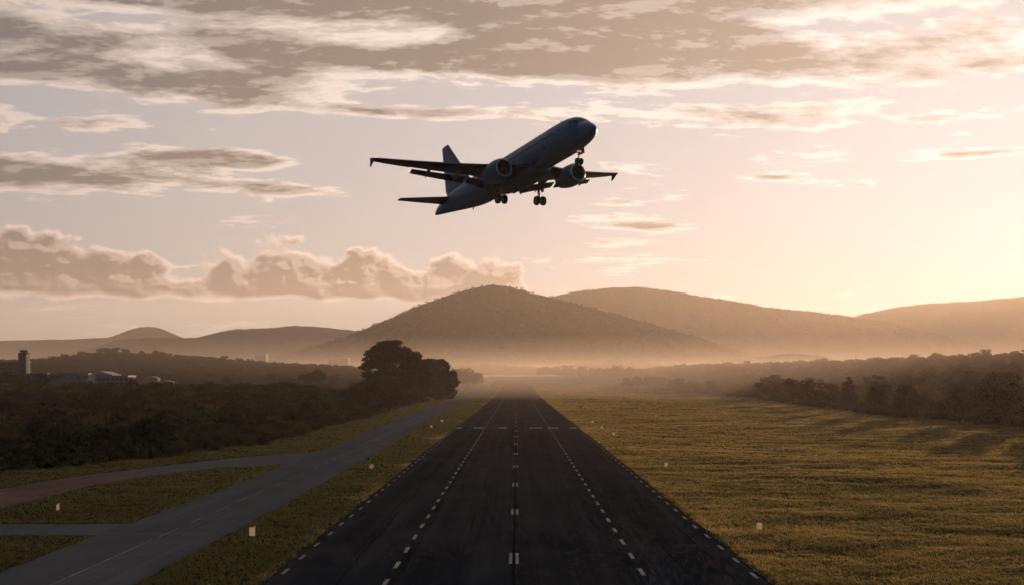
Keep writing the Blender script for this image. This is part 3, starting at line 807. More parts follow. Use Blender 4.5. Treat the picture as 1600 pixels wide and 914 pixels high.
def limb(mb, pts, r0, r1, n=7):
    k = len(pts)-1
    rings = []
    for i, p in enumerate(pts):
        p = Vector(p); d = (Vector(pts[min(i+1, k)])-Vector(pts[max(i-1, 0)])).normalized()
        a = d.orthogonal().normalized(); b_ = d.cross(a); r = r0+(r1-r0)*i/k
        rings.append([p+(a*math.cos(t)+b_*math.sin(t))*r for t in [2*math.pi*j/n for j in range(n)]])
    mb.loft(rings)
def shrub_mesh(name, seed, n, size, flatness, leafmat, spread=1.0, spiky=0.0):
    """unit shrub: about 1 high, 1.2 wide; leaves and a few stems"""
    rng = np.random.default_rng(seed); lobes = []
    for i in range(int(rng.integers(6, 10))):
        a = rng.uniform(0, 6.283); r = rng.uniform(.05, .50)*spread; z = rng.uniform(.28, .70)*flatness
        s = rng.uniform(.17, .34)
        lobes.append((r*math.cos(a), r*math.sin(a), z, s*1.15, s*1.15, s*.95*flatness))
    lobes.append((0, 0, .30, .45*spread, .45*spread, .30))
    p, d = lobes_points(lobes, n, rng)
    p[:, 2] = np.abs(p[:, 2])
    v, f = leaves(p, d, size, rng)
    if spiky:
        m = int(n*spiky); a = rng.uniform(0, 6.283, m); r = rng.random(m)**.5*.6*spread; h = rng.uniform(.35, 1.0, m)
        b0 = np.stack([r*np.cos(a), r*np.sin(a), np.zeros(m)], 1); tip = b0*1.25; tip[:, 2] = h
        w = np.stack([-np.sin(a)*.012, np.cos(a)*.012, np.zeros(m)], 1)
        v2 = np.stack([b0-w, b0+w, tip+w*.4, tip-w*.4], 1).reshape(-1, 3); f2 = len(v)+(np.arange(m)*4)[:, None]+np.arange(4)
        v = np.concatenate([v, v2]); f = np.concatenate([f, f2])
    mb = MB()
    for i in range(5):
        a = rng.uniform(0, 6.283); mb.tube((0, 0, 0), (.3*math.cos(a), .3*math.sin(a), .55), .022, .008, 5, cap=False)
    sv = np.array([tuple(x) for x in mb.v]); sf = np.array(mb.f)+len(v)
    mi = np.concatenate([np.zeros(len(f), int), np.ones(len(sf), int)])
    return mesh_np(name, np.concatenate([v, sv]), np.concatenate([f, sf]), [leafmat, M_BARK], False, mi)
SHRUB = [shrub_mesh('shrub', 100+i, 1700, .115, (1.0, .8, 1.1, .7, .95, .85)[i], M_LEAF, (1, 1.2, .85, 1.3, 1.05, 1.15)[i]) for i in range(6)]
SHRUB += [shrub_mesh('shrub', 200+i, 1300, .10, .75, M_DRY, 1.15, .35) for i in range(2)]
SFAR = [shrub_mesh('shrub_far', 300+i, 520, .20, (1.0, .8, .9, .7)[i], M_LEAF, (1, 1.2, 1.1, 1.3)[i]) for i in range(4)]
SFAR += [shrub_mesh('shrub_far', 350, 420, .17, .75, M_DRY, 1.2, .3)]
def tree_meshes(seed, kind, n, size):
    """unit tree 1 high. kind: round, umbrella, tall, spread"""
    rng = np.random.default_rng(seed); mb = MB(); lobes = []
    tw = .022
    if kind == 'umbrella':
        top, cr = .80, .42
        for i in range(9):
            a = i*2.4; r = (.08, .36)[i > 2]*rng.uniform(.75, 1.1)
            lobes.append((r*math.cos(a), r*math.sin(a), top+rng.uniform(-.10, .09), .17, .17, .11))
    elif kind == 'tall':
        for i in range(9):
            z = .32+.62*i/8; s = .20*(1-abs(i/8-.35)*.9); a = i*2.4
            lobes.append((.08*math.cos(a), .08*math.sin(a), z, s, s, .13))
    elif kind == 'spread':
        for i in range(13):
            a = i*2.4; r = rng.uniform(.12, .48); s = rng.uniform(.15, .24)
            lobes.append((r*math.cos(a), r*math.sin(a), rng.uniform(.42, .86)-.25*r, s, s, s*.62))
    else:
        for i in range(12):
            a = i*2.4; r = rng.uniform(.05, .34); s = rng.uniform(.16, .25)
            lobes.append((r*math.cos(a), r*math.sin(a), rng.uniform(.38, .84), s, s, s*.85))
    fork = (0, 0, .55 if kind == 'umbrella' else .30)
    limb(mb, [(0, 0, -.02), (.006, .004, .15), fork], tw, tw*.7)
    for l in lobes[::2]:
        mid = ((fork[0]+l[0])*.5+.01, (fork[1]+l[1])*.5, fork[2]+(l[2]-fork[2])*.62)
        limb(mb, [fork, mid, l[:3]], tw*.55, tw*.15, 5)
    p, d = lobes_points(lobes, n, rng, .5); v, f = leaves(p, d, size, rng)
    return mb.mesh('trunk', M_BARK, True), mesh_np('crown', v, f, [M_LEAFT])
TREE = {}
for i, (k, n, s) in enumerate((('round', 1900, .085), ('umbrella', 1300, .075), ('tall', 1300, .075), ('spread', 2100, .085), ('round', 1700, .09))):
    TREE[i] = tree_meshes(40+i, k, n, s)
def place_shrub(x, y, h, w, me, name, label, group, dz=0., cat='shrub'):
    o = obj(name, me, None, (x, y, gz(x, y)-.05*h+dz)); o.scale = (w, w*random.uniform(.85, 1.15), h)
    o.rotation_euler = (0, 0, random.uniform(0, 6.283)); tag(o, label, cat, group); return o
def place_tree(x, y, h, w, ti, label, group=None, z=None, name='tree', rz=None):
    r = empty(name, (x, y, (gz(x, y) if z is None else z)-.1), random.uniform(0, 6.283) if rz is None else rz)
    r.scale = (w, w, h); tag(r, label, 'tree', group)
    obj('trunk', TREE[ti][0], r); obj('crown', TREE[ti][1], r); return r
# --- scatter one mass with geometry nodes: points carry scale, turn and which plant
def mass(name, label, pts, scl, rot, idx, sources):
    me = bpy.data.meshes.new(name); me.from_pydata([tuple(p) for p in pts], [], [])
    for nm, ty, arr in (('scl', 'FLOAT_VECTOR', scl), ('rot', 'FLOAT_VECTOR', rot)):
        a = me.attributes.new(nm, ty, 'POINT'); a.data.foreach_set('vector', np.asarray(arr, np.float32).ravel())
    a = me.attributes.new('idx', 'INT', 'POINT'); a.data.foreach_set('value', np.asarray(idx, np.int32))
    o = obj(name, me); tag(o, label, kind='stuff')
    ng = bpy.data.node_groups.new(name, 'GeometryNodeTree')
    ng.interface.new_socket('Geometry', in_out='INPUT', socket_type='NodeSocketGeometry')
    ng.interface.new_socket('Geometry', in_out='OUTPUT', socket_type='NodeSocketGeometry')
    N = ng.nodes; gi = N.new('NodeGroupInput'); go = N.new('NodeGroupOutput'); io = N.new('GeometryNodeInstanceOnPoints')
    jn = N.new('GeometryNodeJoinGeometry')
    for s in reversed(sources):
        oi = N.new('GeometryNodeObjectInfo'); oi.inputs['Object'].default_value = s; oi.inputs['As Instance'].default_value = True; oi.transform_space = 'ORIGINAL'
        ng.links.new(oi.outputs['Geometry'], jn.inputs[0])
    def attr(nm, ty):
        n = N.new('GeometryNodeInputNamedAttribute'); n.data_type = ty; n.inputs['Name'].default_value = nm; return n.outputs['Attribute']
    ng.links.new(gi.outputs[0], io.inputs['Points']); ng.links.new(jn.outputs[0], io.inputs['Instance'])
    io.inputs['Pick Instance'].default_value = True
    ng.links.new(attr('idx', 'INT'), io.inputs['Instance Index'])
    ng.links.new(attr('scl', 'FLOAT_VECTOR'), io.inputs['Scale'])
    e2r = N.new('FunctionNodeEulerToRotation'); ng.links.new(attr('rot', 'FLOAT_VECTOR'), e2r.inputs[0]); ng.links.new(e2r.outputs[0], io.inputs['Rotation'])
    ng.links.new(io.outputs[0], go.inputs[0])
    md = o.modifiers.new('scatter', 'NODES'); md.node_group = ng
    return o
def poisson(n, xf, yf, ok, dmin, rng):
    """dart throwing on a hash grid; dmin may be a function of position"""
    X = xf(rng.random(n)); Y = yf(rng.random(n)); m = ok(X, Y); X, Y = X[m], Y[m]; cells = {}; out_ = []
    for x, y in zip(X, Y):
        d = dmin(x, y); c = (int(x//6), int(y//6)); bad = False
        for i in (-1, 0, 1):
            for j in (-1, 0, 1):
                for (px_, py_) in cells.get((c[0]+i, c[1]+j), ()):
                    if (px_-x)**2+(py_-y)**2 < d*d: bad = True; break
                if bad: break
            if bad: break
        if not bad: cells.setdefault(c, []).append((x, y)); out_.append((x, y))
    return np.array(out_)
# --- left scrub
EDGE_L = np.array([(-90, 60), (-82, 110), (-69, 138), (-60, 155), (-55, 173), (-46.5, 201), (-46, 234), (-45.5, 273), (-44.5, 327), (-46, 400), (-49, 483), (-45, 560), (-47, 700)])
def okl(x, y):
    e = np.interp(y, EDGE_L[:, 1], EDGE_L[:, 0])
    return (x < e-1.2) & (x > -.50*y-14) & (pave_dist(x, y) > 3.0)
rngv = np.random.default_rng(21)
pl = poisson(26000, lambda u: -44-260*u, lambda u: 95+485*u**.8, okl, lambda x, y: 2.5+.0028*y, rngv)
pl = pl[np.argsort(np.hypot(pl[:, 0], pl[:, 1]))]
edge = np.interp(pl[:, 1], EDGE_L[:, 1], EDGE_L[:, 0])-pl[:, 0]
# those that show largest: near and along the open edge
score = np.hypot(pl[:, 0], pl[:, 1])*(.62+.38*sstep(2, 30, edge)); order = np.argsort(score)
first = order[:185]; rest = order[185:]
def hgt(x, y, e, r): return (1.0+2.6*fbm(x/17+5, y/17, 2)**1.3+3.2*r**3)*(.66+.34*sstep(0, 9, e))
for k in first:
    x, y = pl[k]; r = random.random(); h = float(hgt(x, y, edge[k], r))*random.uniform(.8, 1.15)
    dry = random.random() < .12
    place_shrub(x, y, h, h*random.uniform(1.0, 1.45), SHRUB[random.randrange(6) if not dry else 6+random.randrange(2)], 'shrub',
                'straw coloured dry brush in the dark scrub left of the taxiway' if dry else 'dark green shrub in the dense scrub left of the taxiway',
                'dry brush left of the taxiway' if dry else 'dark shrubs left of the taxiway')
hidden = []
def source(name, me, at_):
    o = obj(name, me, None, at_); return o
# plants that the masses repeat stand in the scrub themselves
SRC = []
for i, me in enumerate(SFAR):
    x, y = pl[rest[i*7+3]]; h = float(hgt(x, y, 10, .5))
    o = place_shrub(x, y, h, h*1.2, me, 'shrub', 'straw coloured dry brush in the dark scrub left of the taxiway' if i == 4 else 'dark green shrub in the dense scrub left of the taxiway', 'dry brush left of the taxiway' if i == 4 else 'dark shrubs left of the taxiway'); SRC.append(o)
def scat(pts_xy, hf, wf, nsrc, rng, weights=None):
    n = len(pts_xy); z = ground_z(pts_xy[:, 0], pts_xy[:, 1], True); h = hf
    P = np.concatenate([pts_xy, (z-.05*h)[:, None]], 1); w = h*wf
    return P, np.stack([w, w, h], 1), np.stack([np.zeros(n), np.zeros(n), rng.uniform(0, 6.283, n)], 1), rng.choice(nsrc, n, p=weights)
R = pl[rest]; er = edge[rest]
hh = hgt(R[:, 0], R[:, 1], er, rngv.random(len(R)))
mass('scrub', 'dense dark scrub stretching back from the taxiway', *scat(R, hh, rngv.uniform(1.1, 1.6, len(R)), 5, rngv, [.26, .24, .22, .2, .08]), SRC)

# small trees standing up out of the left scrub
for i in range(34):
    y = random.uniform(165, 540); x = -random.uniform(52+.03*y, .46*y)
    if not bool(okl(np.array([x]), np.array([y]))[0]): continue
    h = random.uniform(3.8, 6.4); ti = random.choice((0, 3, 4))
    place_tree(x, y, h, h*random.uniform(1.2, 1.6), ti, 'low dark tree standing above the scrub left of the taxiway', 'low trees in the left scrub')
# --- the big dark tree group by the taxiway
def big_tree(name, label, x, y, h, lobes, nleaf, size, trunk_r, limbs, seed):
    rng = np.random.default_rng(seed); z0 = gz(x, y)
    r = empty(name, (x, y, z0-.2)); tag(r, label, 'tree')
    mb = MB(); fork = (.3, 0, h*.22)
    limb(mb, [(0, 0, 0), (.2, .1, h*.1), fork], trunk_r, trunk_r*.75, 10)
    for l in lobes[::limbs]:
        mid = (l[0]*.5, l[1]*.5, fork[2]+(l[2]-fork[2])*.62); limb(mb, [fork, mid, l[:3]], trunk_r*.45, trunk_r*.08, 6)
    obj('trunk', mb.mesh('trunk', M_BARK, True), r)
    p, d = lobes_points(lobes, nleaf, rng, .45); v, f = leaves(p, d, size, rng)
    obj('crown', mesh_np('crown', v, f, [M_LEAFT]), r); return r
rb = np.random.default_rng(5)
def pxl(D, x0, items, base_y):
    """lobes from (bearing px, height px, radius px, flatness) at distance D"""
    k = D/F; out_ = []
    for (px_, py_, rw, rh) in items:
        out_.append(((px_-x0)*k, rb.uniform(-.35, .35)*60*k*.5, (base_y-py_)*k, rw*k, rw*k*.9, rh*k))
    return out_
main = pxl(507, 615, [(600, 545, 22, 7), (585, 553, 18, 7), (622, 548, 20, 8), (640, 558, 20, 10), (606, 538, 17, 5), (618, 536, 13, 4), (578, 563, 13, 5), (573, 575, 13, 4), (580, 570, 14, 5), (577, 586, 14, 6), (588, 590, 18, 9),
  (600, 565, 24, 14), (625, 568, 26, 16), (648, 575, 20, 16), (610, 588, 28, 16), (640, 595, 26, 18), (655, 600, 18, 20), (622, 608, 30, 16), (600, 605, 24, 14), (648, 617, 20, 12), (575, 600, 12, 8), (630, 552, 16, 6), (660, 590, 14, 14)], 634)
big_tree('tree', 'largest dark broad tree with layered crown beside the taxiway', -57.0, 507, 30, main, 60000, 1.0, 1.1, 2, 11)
side_l = pxl(590, 683, [(672, 572, 18, 10), (688, 575, 16, 12), (700, 588, 14, 12), (708, 598, 10, 7), (680, 590, 22, 16), (695, 605, 16, 14), (704, 615, 11, 10), (675, 608, 20, 15), (690, 617, 18, 9), (664, 585, 14, 14), (711, 604, 6, 3)], 629)
big_tree('tree', 'dark rounded tree leaning over the taxiway beside the largest tree', -43.0, 590, 21, side_l, 30000, 1.0, .7, 2, 12)
fr = pxl(440, 588, [(585, 601, 24, 8), (565, 606, 18, 9), (605, 606, 20, 9), (622, 617, 15, 11), (585, 617, 28, 13), (552, 612, 14, 8), (545, 618, 10, 7), (609, 622, 20, 11), (565, 624, 22, 10), (630, 625, 9, 8), (600, 630, 26, 8), (539, 613, 7, 4)], 639)
big_tree('tree', 'low wide bushy tree in front of the largest dark tree', -57.0, 440, 12, fr, 28000, .66, .5, 3, 13)
# ---------------------------------------------------------------- right belt of scrub and trees
EDGE_R = np.array([(118, 150), (121, 220), (123, 273), (119, 345), (122, 425), (131, 530), (140, 660), (132, 800), (126, 880), (118, 930)])
def okr(x, y):
    e = np.interp(y, EDGE_R[:, 1], EDGE_R[:, 0]) + 5*(fbm(y/26., y*0+4., 2)-.5)
    return (x > e) & (x < .49*y+22)
pr = poisson(30000, lambda u: 116+330*u, lambda u: 200+720*u, okr, lambda x, y: 2.9+.0030*y, rngv)
er_ = pr[:, 0]-np.interp(pr[:, 1], EDGE_R[:, 1], EDGE_R[:, 0])
score = np.hypot(pr[:, 0], pr[:, 1])*(.55+.45*sstep(3, 40, er_)); order = np.argsort(score)
def hgr(x, y, e, r): return (2.0+2.6*fbm(x/24+9, y/24, 2)+1.6*r)*(.72+.28*sstep(0, 8, e))
for k in order[:105]:
    x, y = pr[k]; h = float(hgr(x, y, er_[k], random.random()))*random.uniform(.85, 1.2); dry = random.random() < .30
    place_shrub(x, y, h, h*random.uniform(1.0, 1.4), SHRUB[random.randrange(6) if not dry else 6+random.randrange(2)], 'shrub',
                'sunlit dry brush in the scrub belt right of the runway field' if dry else 'dark shrub in the hazy scrub belt right of the runway field',
                'dry brush right of the runway' if dry else 'dark shrubs right of the runway')
Rr = pr[order[105:]]
hr_ = hgr(Rr[:, 0], Rr[:, 1], er_[order[105:]], rngv.random(len(Rr)))
mass('brushland', 'hazy brushland climbing away from the runway field', *scat(Rr, hr_, rngv.uniform(1.1, 1.5, len(Rr)), 5, rngv, [.22, .2, .2, .18, .2]), SRC)
# trees standing out of the belt: x, y, height, width factor, type
BELT = [(151, 655, 13, 1.2, 3), (158, 668, 12, 1.15, 0), (145, 640, 9, 1.2, 0), (142, 560, 6.2, 1.5, 0), (172, 640, 10, 1.0, 3), (128, 862, 11, 1.2, 0), (134, 845, 9, 1.2, 3), (141, 800, 9, 1.2, 0), (137, 770, 7.5, 1.2, 3),
        (196, 600, 10, 1.1, 3), (205, 560, 8, 1.1, 4), (216, 520, 9, 1.1, 0), (228, 545, 11, 1.1, 1), (186, 470, 8.5, 1.1, 3), (199, 452, 9.5, 1.1, 0), (206, 470, 10, 1.1, 3), (178, 420, 8, 1.2, 0), (187, 430, 9.5, 1.15, 3),
        (160, 392, 9, 1.2, 4), (166, 378, 10.5, 1.15, 3), (172, 392, 11, 1.1, 0), (180, 402, 11.5, 1.15, 3), (155, 362, 8.5, 1.2, 0), (150, 348, 9, 1.2, 3), (168, 350, 11, 1.1, 4), (143, 330, 8, 1.25, 0), (146, 312, 8.5, 1.2, 3), (139, 298, 7.5, 1.2, 4), (158, 330, 10.5, 1.15, 3), (133, 322, 5.5, 1.3, 0),
        (131, 395, 5.2, 1.3, 3), (130, 372, 4.8, 1.35, 0), (127, 350, 5.0, 1.3, 4), (134, 440, 5.5, 1.3, 0), (240, 640, 11, 1.1, 0), (252, 690, 11, 1.1, 3), (166, 720, 10, 1.1, 4), (178, 760, 10, 1.2, 0)]
# the belt runs on past the edge of the view
BELT += [(121, 246, 9, 1.1, 0), (127, 228, 10, 1.1, 3), (124, 205, 9.5, 1.1, 4), (131, 262, 10, 1.1, 3), (122, 275, 8.5, 1.2, 0), (136, 246, 11, 1.1, 0), (123, 182, 9.5, 1.2, 3),
         (121, 300, 7.5, 1.1, 4), (119, 334, 8.5, 1.1, 3), (120, 366, 8, 1.0, 0), (123, 408, 9, 1.0, 2), (126, 452, 8.5, 1.1, 3), (129, 492, 8.5, 1.0, 0), (133, 536, 9, 1.0, 4), (136, 590, 8.5, 1.1, 3)]
KIND = {0: 'rounded', 1: 'flat topped', 2: 'tall narrow', 3: 'spreading', 4: 'bushy rounded'}
for i, (x, y, h, w, ti) in enumerate(BELT):
    if i >= 38: h *= 1.35
    special = {3: 'small dark rounded tree standing alone in pale brush at the field edge', 0: 'tallest dark spreading tree on the far bend of the right scrub belt'}
    place_tree(x, y, h, h*w, ti, special.get(i, f'{KIND[ti]} tree rising from the scrub belt right of the field'), f'{KIND[ti]} trees of the right scrub belt')
# clump in the mist at the far end of the belt
for i, (x, y, h, w, ti) in enumerate([(98, 975, 10, 1.5, 0), (106, 965, 12, 1.4, 3), (115, 962, 11.5, 1.4, 0), (123, 950, 10.5, 1.4, 4), (131, 930, 8.5, 1.5, 0)]):
    place_tree(x, y, h, h*w, ti, f'misty {KIND[ti]} tree in the clump past the bend of the field', 'misty clump past the field bend')
# right wooded ridge
def ridge_x(y): return 323-(y-700)*.294
n = 1500; yy = rngv.uniform(520, 1500, n); xx = ridge_x(yy)+rngv.uniform(-75, 150, n)*(.6+.4*rngv.random(n)); m_ = xx > 60
RP = np.stack([xx[m_], yy[m_]], 1)
def tree_src(ti, x, y, h, label, group):
    r = place_tree(x, y, h, h*1.1, ti, label, group); return [c for c in bpy.data.objects if c.parent == r and c.name.startswith('crown')][0]
crest = []
for i, y in enumerate(np.linspace(640, 1380, 64)):
    x = ridge_x(y)+random.uniform(-4, 12); h = random.uniform(4.5, 8.5); ti = random.choice((0, 0, 1, 3, 3, 4))
    place_tree(x, y, h, h*random.uniform(1.1, 1.5), ti, f'{KIND[ti]} tree on the skyline of the low wooded ridge', f'{KIND[ti]} trees on the low ridge')
CR = [[c for c in bpy.data.objects if c.type == 'MESH' and c.data == TREE[i][1]][0] for i in (0, 1, 3, 4)]
h_ = rngv.uniform(3.5, 7, len(RP))
mass('ridge_woodland', 'hazy woodland covering the low ridge right of the field', *scat(RP, h_, rngv.uniform(1.1, 1.5, len(RP)), 4, rngv, [.35, .1, .3, .25]), CR)
# far trees beyond the runway end, right then left
for i in range(26):
    t = i/25; x = 33+95*t+random.uniform(-4, 4); y = 1480-330*t+random.uniform(-20, 20); h = random.uniform(10, 16); ti = random.choice((0, 3, 4))
    place_tree(x, y, h, h*random.uniform(1.1, 1.4), ti, f'misty {KIND[ti]} tree in the line beyond the runway end', f'misty {KIND[ti]} trees beyond the runway end')
for i, (x, y, h) in enumerate([(-66, 985, 13), (-60, 1010, 15), (-55, 990, 18), (-50, 1020, 19), (-45, 1000, 17), (-41, 1040, 15.5), (-38, 1080, 12), (-72, 960, 10)]):
    ti = (0, 3, 4)[i % 3]; place_tree(x, y, h, h*1.15, ti, f'hazy {KIND[ti]} tree in the grove behind the dark tree group', 'hazy grove behind the dark tree group')
n = 900; WB = np.stack([rngv.uniform(-330, 420, n), rngv.uniform(1720, 1980, n)], 1); hb = rngv.uniform(10, 22, n)*(.7+.6*fbm(WB[:, 0]/60, WB[:, 0]*0, 2))
mass('valley_woodland', 'misty woodland filling the valley before the hills', *scat(WB, hb, rngv.uniform(1.0, 1.4, n), 4, rngv, [.4, .05, .3, .25]), CR)
# left wooded hill behind the airport buildings
n = 2600; LX = rngv.uniform(-470, -62, n); LY = rngv.normal(800, 62, n); ok_ = (LY > 655)
LP = np.stack([LX[ok_], LY[ok_]], 1); hl_ = rngv.uniform(4.5, 8, len(LP))
mass('hill_woodland', 'dark woodland covering the low hill behind the airport buildings', *scat(LP, hl_, rngv.uniform(1.1, 1.5, len(LP)), 4, rngv, [.4, .1, .25, .25]), CR)
sky_l = [(58, 6, 1), (66, 7, 1), (80, 7.5, 0), (94, 6, 0), (102, 8, 1), (112, 6, 4), (128, 8.5, 1), (140, 6, 0), (152, 6, 0), (158, 9, 1), (164, 9.5, 1), (172, 8, 0), (180, 9, 1), (196, 8.5, 1), (206, 6, 0), (222, 7.5, 0), (232, 6.5, 4), (242, 9, 3), (252, 8.5, 3), (262, 7, 0), (276, 6.5, 4), (290, 7, 3), (300, 6.5, 0), (318, 6, 0), (332, 6.5, 4), (350, 8, 1), (362, 6, 0), (374, 7.5, 1), (392, 7.5, 0), (406, 7, 0), (428, 7, 0), (440, 7.5, 3), (462, 7.5, 3), (490, 7, 0), (502, 7, 1), (524, 7, 4), (548, 7, 0)]
for i, (px_, h, ti) in enumerate(sky_l):
    y = 815; x = (px_-PX)/F*y
    place_tree(x, y, h*1.12, h*(1.2 if ti != 1 else .85), ti, f'{KIND[ti]} tree on the skyline of the hill behind the airport', f'{KIND[ti]} trees on the airport hill skyline')
place_tree(-116, 640, 10.5, 13, 0, 'dark bushy tree standing alone in the pale field before the wooded hill')
place_tree(-122, 642, 8.5, 11, 4, 'smaller bush beside the lone dark tree in the pale field')
# trees on the hillsides
def hill_trees(k, n, label, cond, hlo, hhi):
    xs, ys, Z = HILLS[k]; i = rngv.integers(0, len(xs), n*6); j = rngv.integers(0, len(ys), n*6); ok2 = cond(xs[i], ys[j], Z[j, i])
    i, j = i[ok2][:n], j[ok2][:n]; P = np.stack([xs[i], ys[j], Z[j, i]-1], 1); h = rngv.uniform(hlo, hhi, len(P)); w = h*rngv.uniform(1, 1.5, len(P))
    mass('hillside_trees', label, P, np.stack([w, w, h], 1), np.stack([h*0, h*0, rngv.uniform(0, 6.28, len(P))], 1), rngv.choice(4, len(P), p=[.4, .15, .25, .2]), CR)
hill_trees(0, 6000, 'trees dotting the slopes of the round hill', lambda x, y, z: (y < 3345) & (z > 22), 4, 7.5)
hill_trees(1, 3500, 'trees along the crest of the long ridge', lambda x, y, z: (y < 5460) & (y > 5100) & (z > 60), 5, 9)
hill_trees(2, 2500, 'trees along the crest of the far pale hill', lambda x, y, z: (y < 6960) & (y > 6600) & (z > 60), 5, 9)

# ---------------------------------------------------------------- grass tufts
def m_blade():
    m, b, o = mat('grass_blades')
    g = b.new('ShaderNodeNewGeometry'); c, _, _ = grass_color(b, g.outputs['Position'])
    d = b.new('ShaderNodeBsdfDiffuse'); b.lk(c, d.inputs[0])
    tr = b.new('ShaderNodeBsdfTranslucent'); b.lk(b.mixc(1., c, (2.3, 2.0, 1.35, 1), 'MULTIPLY'), tr.inputs[0])
    mx = b.new('ShaderNodeMixShader'); mx.inputs[0].default_value = .68
    b.lk(d.outputs[0], mx.inputs[1]); b.lk(tr.outputs[0], mx.inputs[2]); b.lk(mx.outputs[0], o.inputs['Surface']); return m
def tufts(n, rng):
    y = 52*(1150/52)**rng.random(n); x = (rng.random(n)-.5)*.98*y*1.02
    p = pave_dist(x, y); eL = np.interp(y, EDGE_L[:, 1], EDGE_L[:, 0]); eR = np.interp(y, EDGE_R[:, 1], EDGE_R[:, 0])
    den = fbm(x/3.5, y/2.2, 3); k = (p > -.05) & (x > eL-3) & (x < eR+3) & (den+rng.random(n)*.9 > .5)
    x, y, p, den = x[k], y[k], p[k], den[k]; m = len(x); z = ground_z(x, y)
    nb = 4; a = rng.uniform(0, 6.283, (m, nb)); s = (.05+.0009*y)[:, None]
    h = ((.08+.10*den*rng.uniform(.5, 1.5, m))*(1+.0025*y)*np.where(p < .8, 1.25, 1))[:, None]*rng.uniform(.6, 1.3, (m, nb))
    bx = x[:, None]+np.cos(a)*s*rng.uniform(.3, 2.2, (m, nb)); by = y[:, None]+np.sin(a)*s*rng.uniform(.3, 2.2, (m, nb)); bz = np.repeat(z[:, None]-.02, nb, 1)
    w = (.012+.00032*y)[:, None]*rng.uniform(.7, 1.5, (m, nb)); t = rng.uniform(0, 6.283, (m, nb)); lx, ly = np.cos(t)*w, np.sin(t)*w
    lean = rng.normal(0, .45, (2, m, nb))*h
    v = np.stack([np.stack([bx-lx, by-ly, bz], -1), np.stack([bx+lx, by+ly, bz], -1), np.stack([bx+lean[0], by+lean[1], bz+h], -1)], 2).reshape(-1, 3)
    return v, np.arange(len(v)).reshape(-1, 3)
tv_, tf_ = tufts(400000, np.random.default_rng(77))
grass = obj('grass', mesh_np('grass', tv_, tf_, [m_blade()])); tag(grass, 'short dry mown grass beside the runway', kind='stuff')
# ---------------------------------------------------------------- marker posts
M_WHITE = None
def m_marker():
    m, b, o = mat('marker_panel_plastic'); t = b.new('ShaderNodeTexCoord'); n = b.noise(t.outputs['Object'], 4., 4, .6)
    c = b.mixc(n, (.80, .74, .66, 1), (.66, .60, .52, 1))
    d = b.new('ShaderNodeBsdfDiffuse'); b.lk(c, d.inputs[0]); tr = b.new('ShaderNodeBsdfTranslucent'); b.lk(c, tr.inputs[0])
    mx = b.new('ShaderNodeMixShader'); mx.inputs[0].default_value = .6
    b.lk(d.outputs[0], mx.inputs[1]); b.lk(tr.outputs[0], mx.inputs[2]); b.lk(mx.outputs[0], o.inputs['Surface']); return m
M_PANEL = m_marker(); M_POST = flat('marker_post_paint', (.02, .02, .022), .7); M_CAP = flat('marker_cap', (.5, .5, .5), .4)
def marker(x, y, label, w=.40, hp=.52, h=1.5, sphere=False, cap=True):
    z = gz(x, y); r = empty('marker_post', (x, y, z), random.uniform(-.1, .1)); tag(r, label, 'marker post', 'marker posts along the pavements')
    p = MB(); p.tube((0, 0, -.1), (0, 0, h-hp), .035, .03, 8); p.build('post', M_POST, r, True)
    f = MB(); f.tube((0, 0, -.02), (0, 0, .04), .14, .10, 10); f.build('foot', M_POST, r, True)
    q = MB()
    if sphere:
        rr = [[Vector((w*.5*s_*math.cos(a), w*.5*s_*math.sin(a), h-hp+hp*t)) for a in [2*math.pi*i/14 for i in range(14)]] for t, s_ in ((0, .35), (.15, .8), (.4, 1), (.65, .95), (.88, .6), (1, .15))]
        q.loft(rr); q.build('lamp_globe', M_PANEL, r, True, 60)
    else:
        c_ = .04; prof = [(-w/2+c_, 0), (w/2-c_, 0), (w/2, c_), (w/2, hp-c_), (w/2-c_, hp), (-w/2+c_, hp), (-w/2, hp-c_), (-w/2, c_)]
        q.loft([[Vector((a, d, h-hp+b_)) for a, b_ in prof] for d in (-.03, .03)]); q.build('panel', M_PANEL, r)
        if cap:
            k = MB(); k.box(w*.28, w*.52, -.045, .045, h-.02, h+.10); k.build('cap', M_CAP, r)
    return r
marker(18.2, 82.5, 'white panel marker post nearest on the grass right of the runway', .42, .50, 1.52, cap=False)
marker(19.4, 143, 'second white marker post out along the right side of the runway', .40, .50, 1.4, cap=False)
marker(19.5, 221.6, 'small marker post third out right of the runway', .5, .5, 1.35)
marker(19.5, 253, 'small marker post fourth out right of the runway', .5, .5, 1.3)
marker(19.4, 283, 'tiny marker post fifth and farthest right of the runway', .5, .5, 1.3)
marker(-19.3, 80, 'warm white panel marker post nearest between taxiway and runway', .42, .62, 1.55)
marker(-18.7, 141, 'round topped marker lamp on the strip between taxiway and runway', .62, .6, 1.35, True)
marker(-20, 256, 'small marker post far out between taxiway and runway', .5, .5, 1.3)
marker(-19.9, 291, 'tiny farthest marker post between taxiway and runway', .5, .5, 1.3)
marker(-39.9, 95.4, 'narrow marker post on the grass triangle left of the taxiway', .24, .5, 1.45)

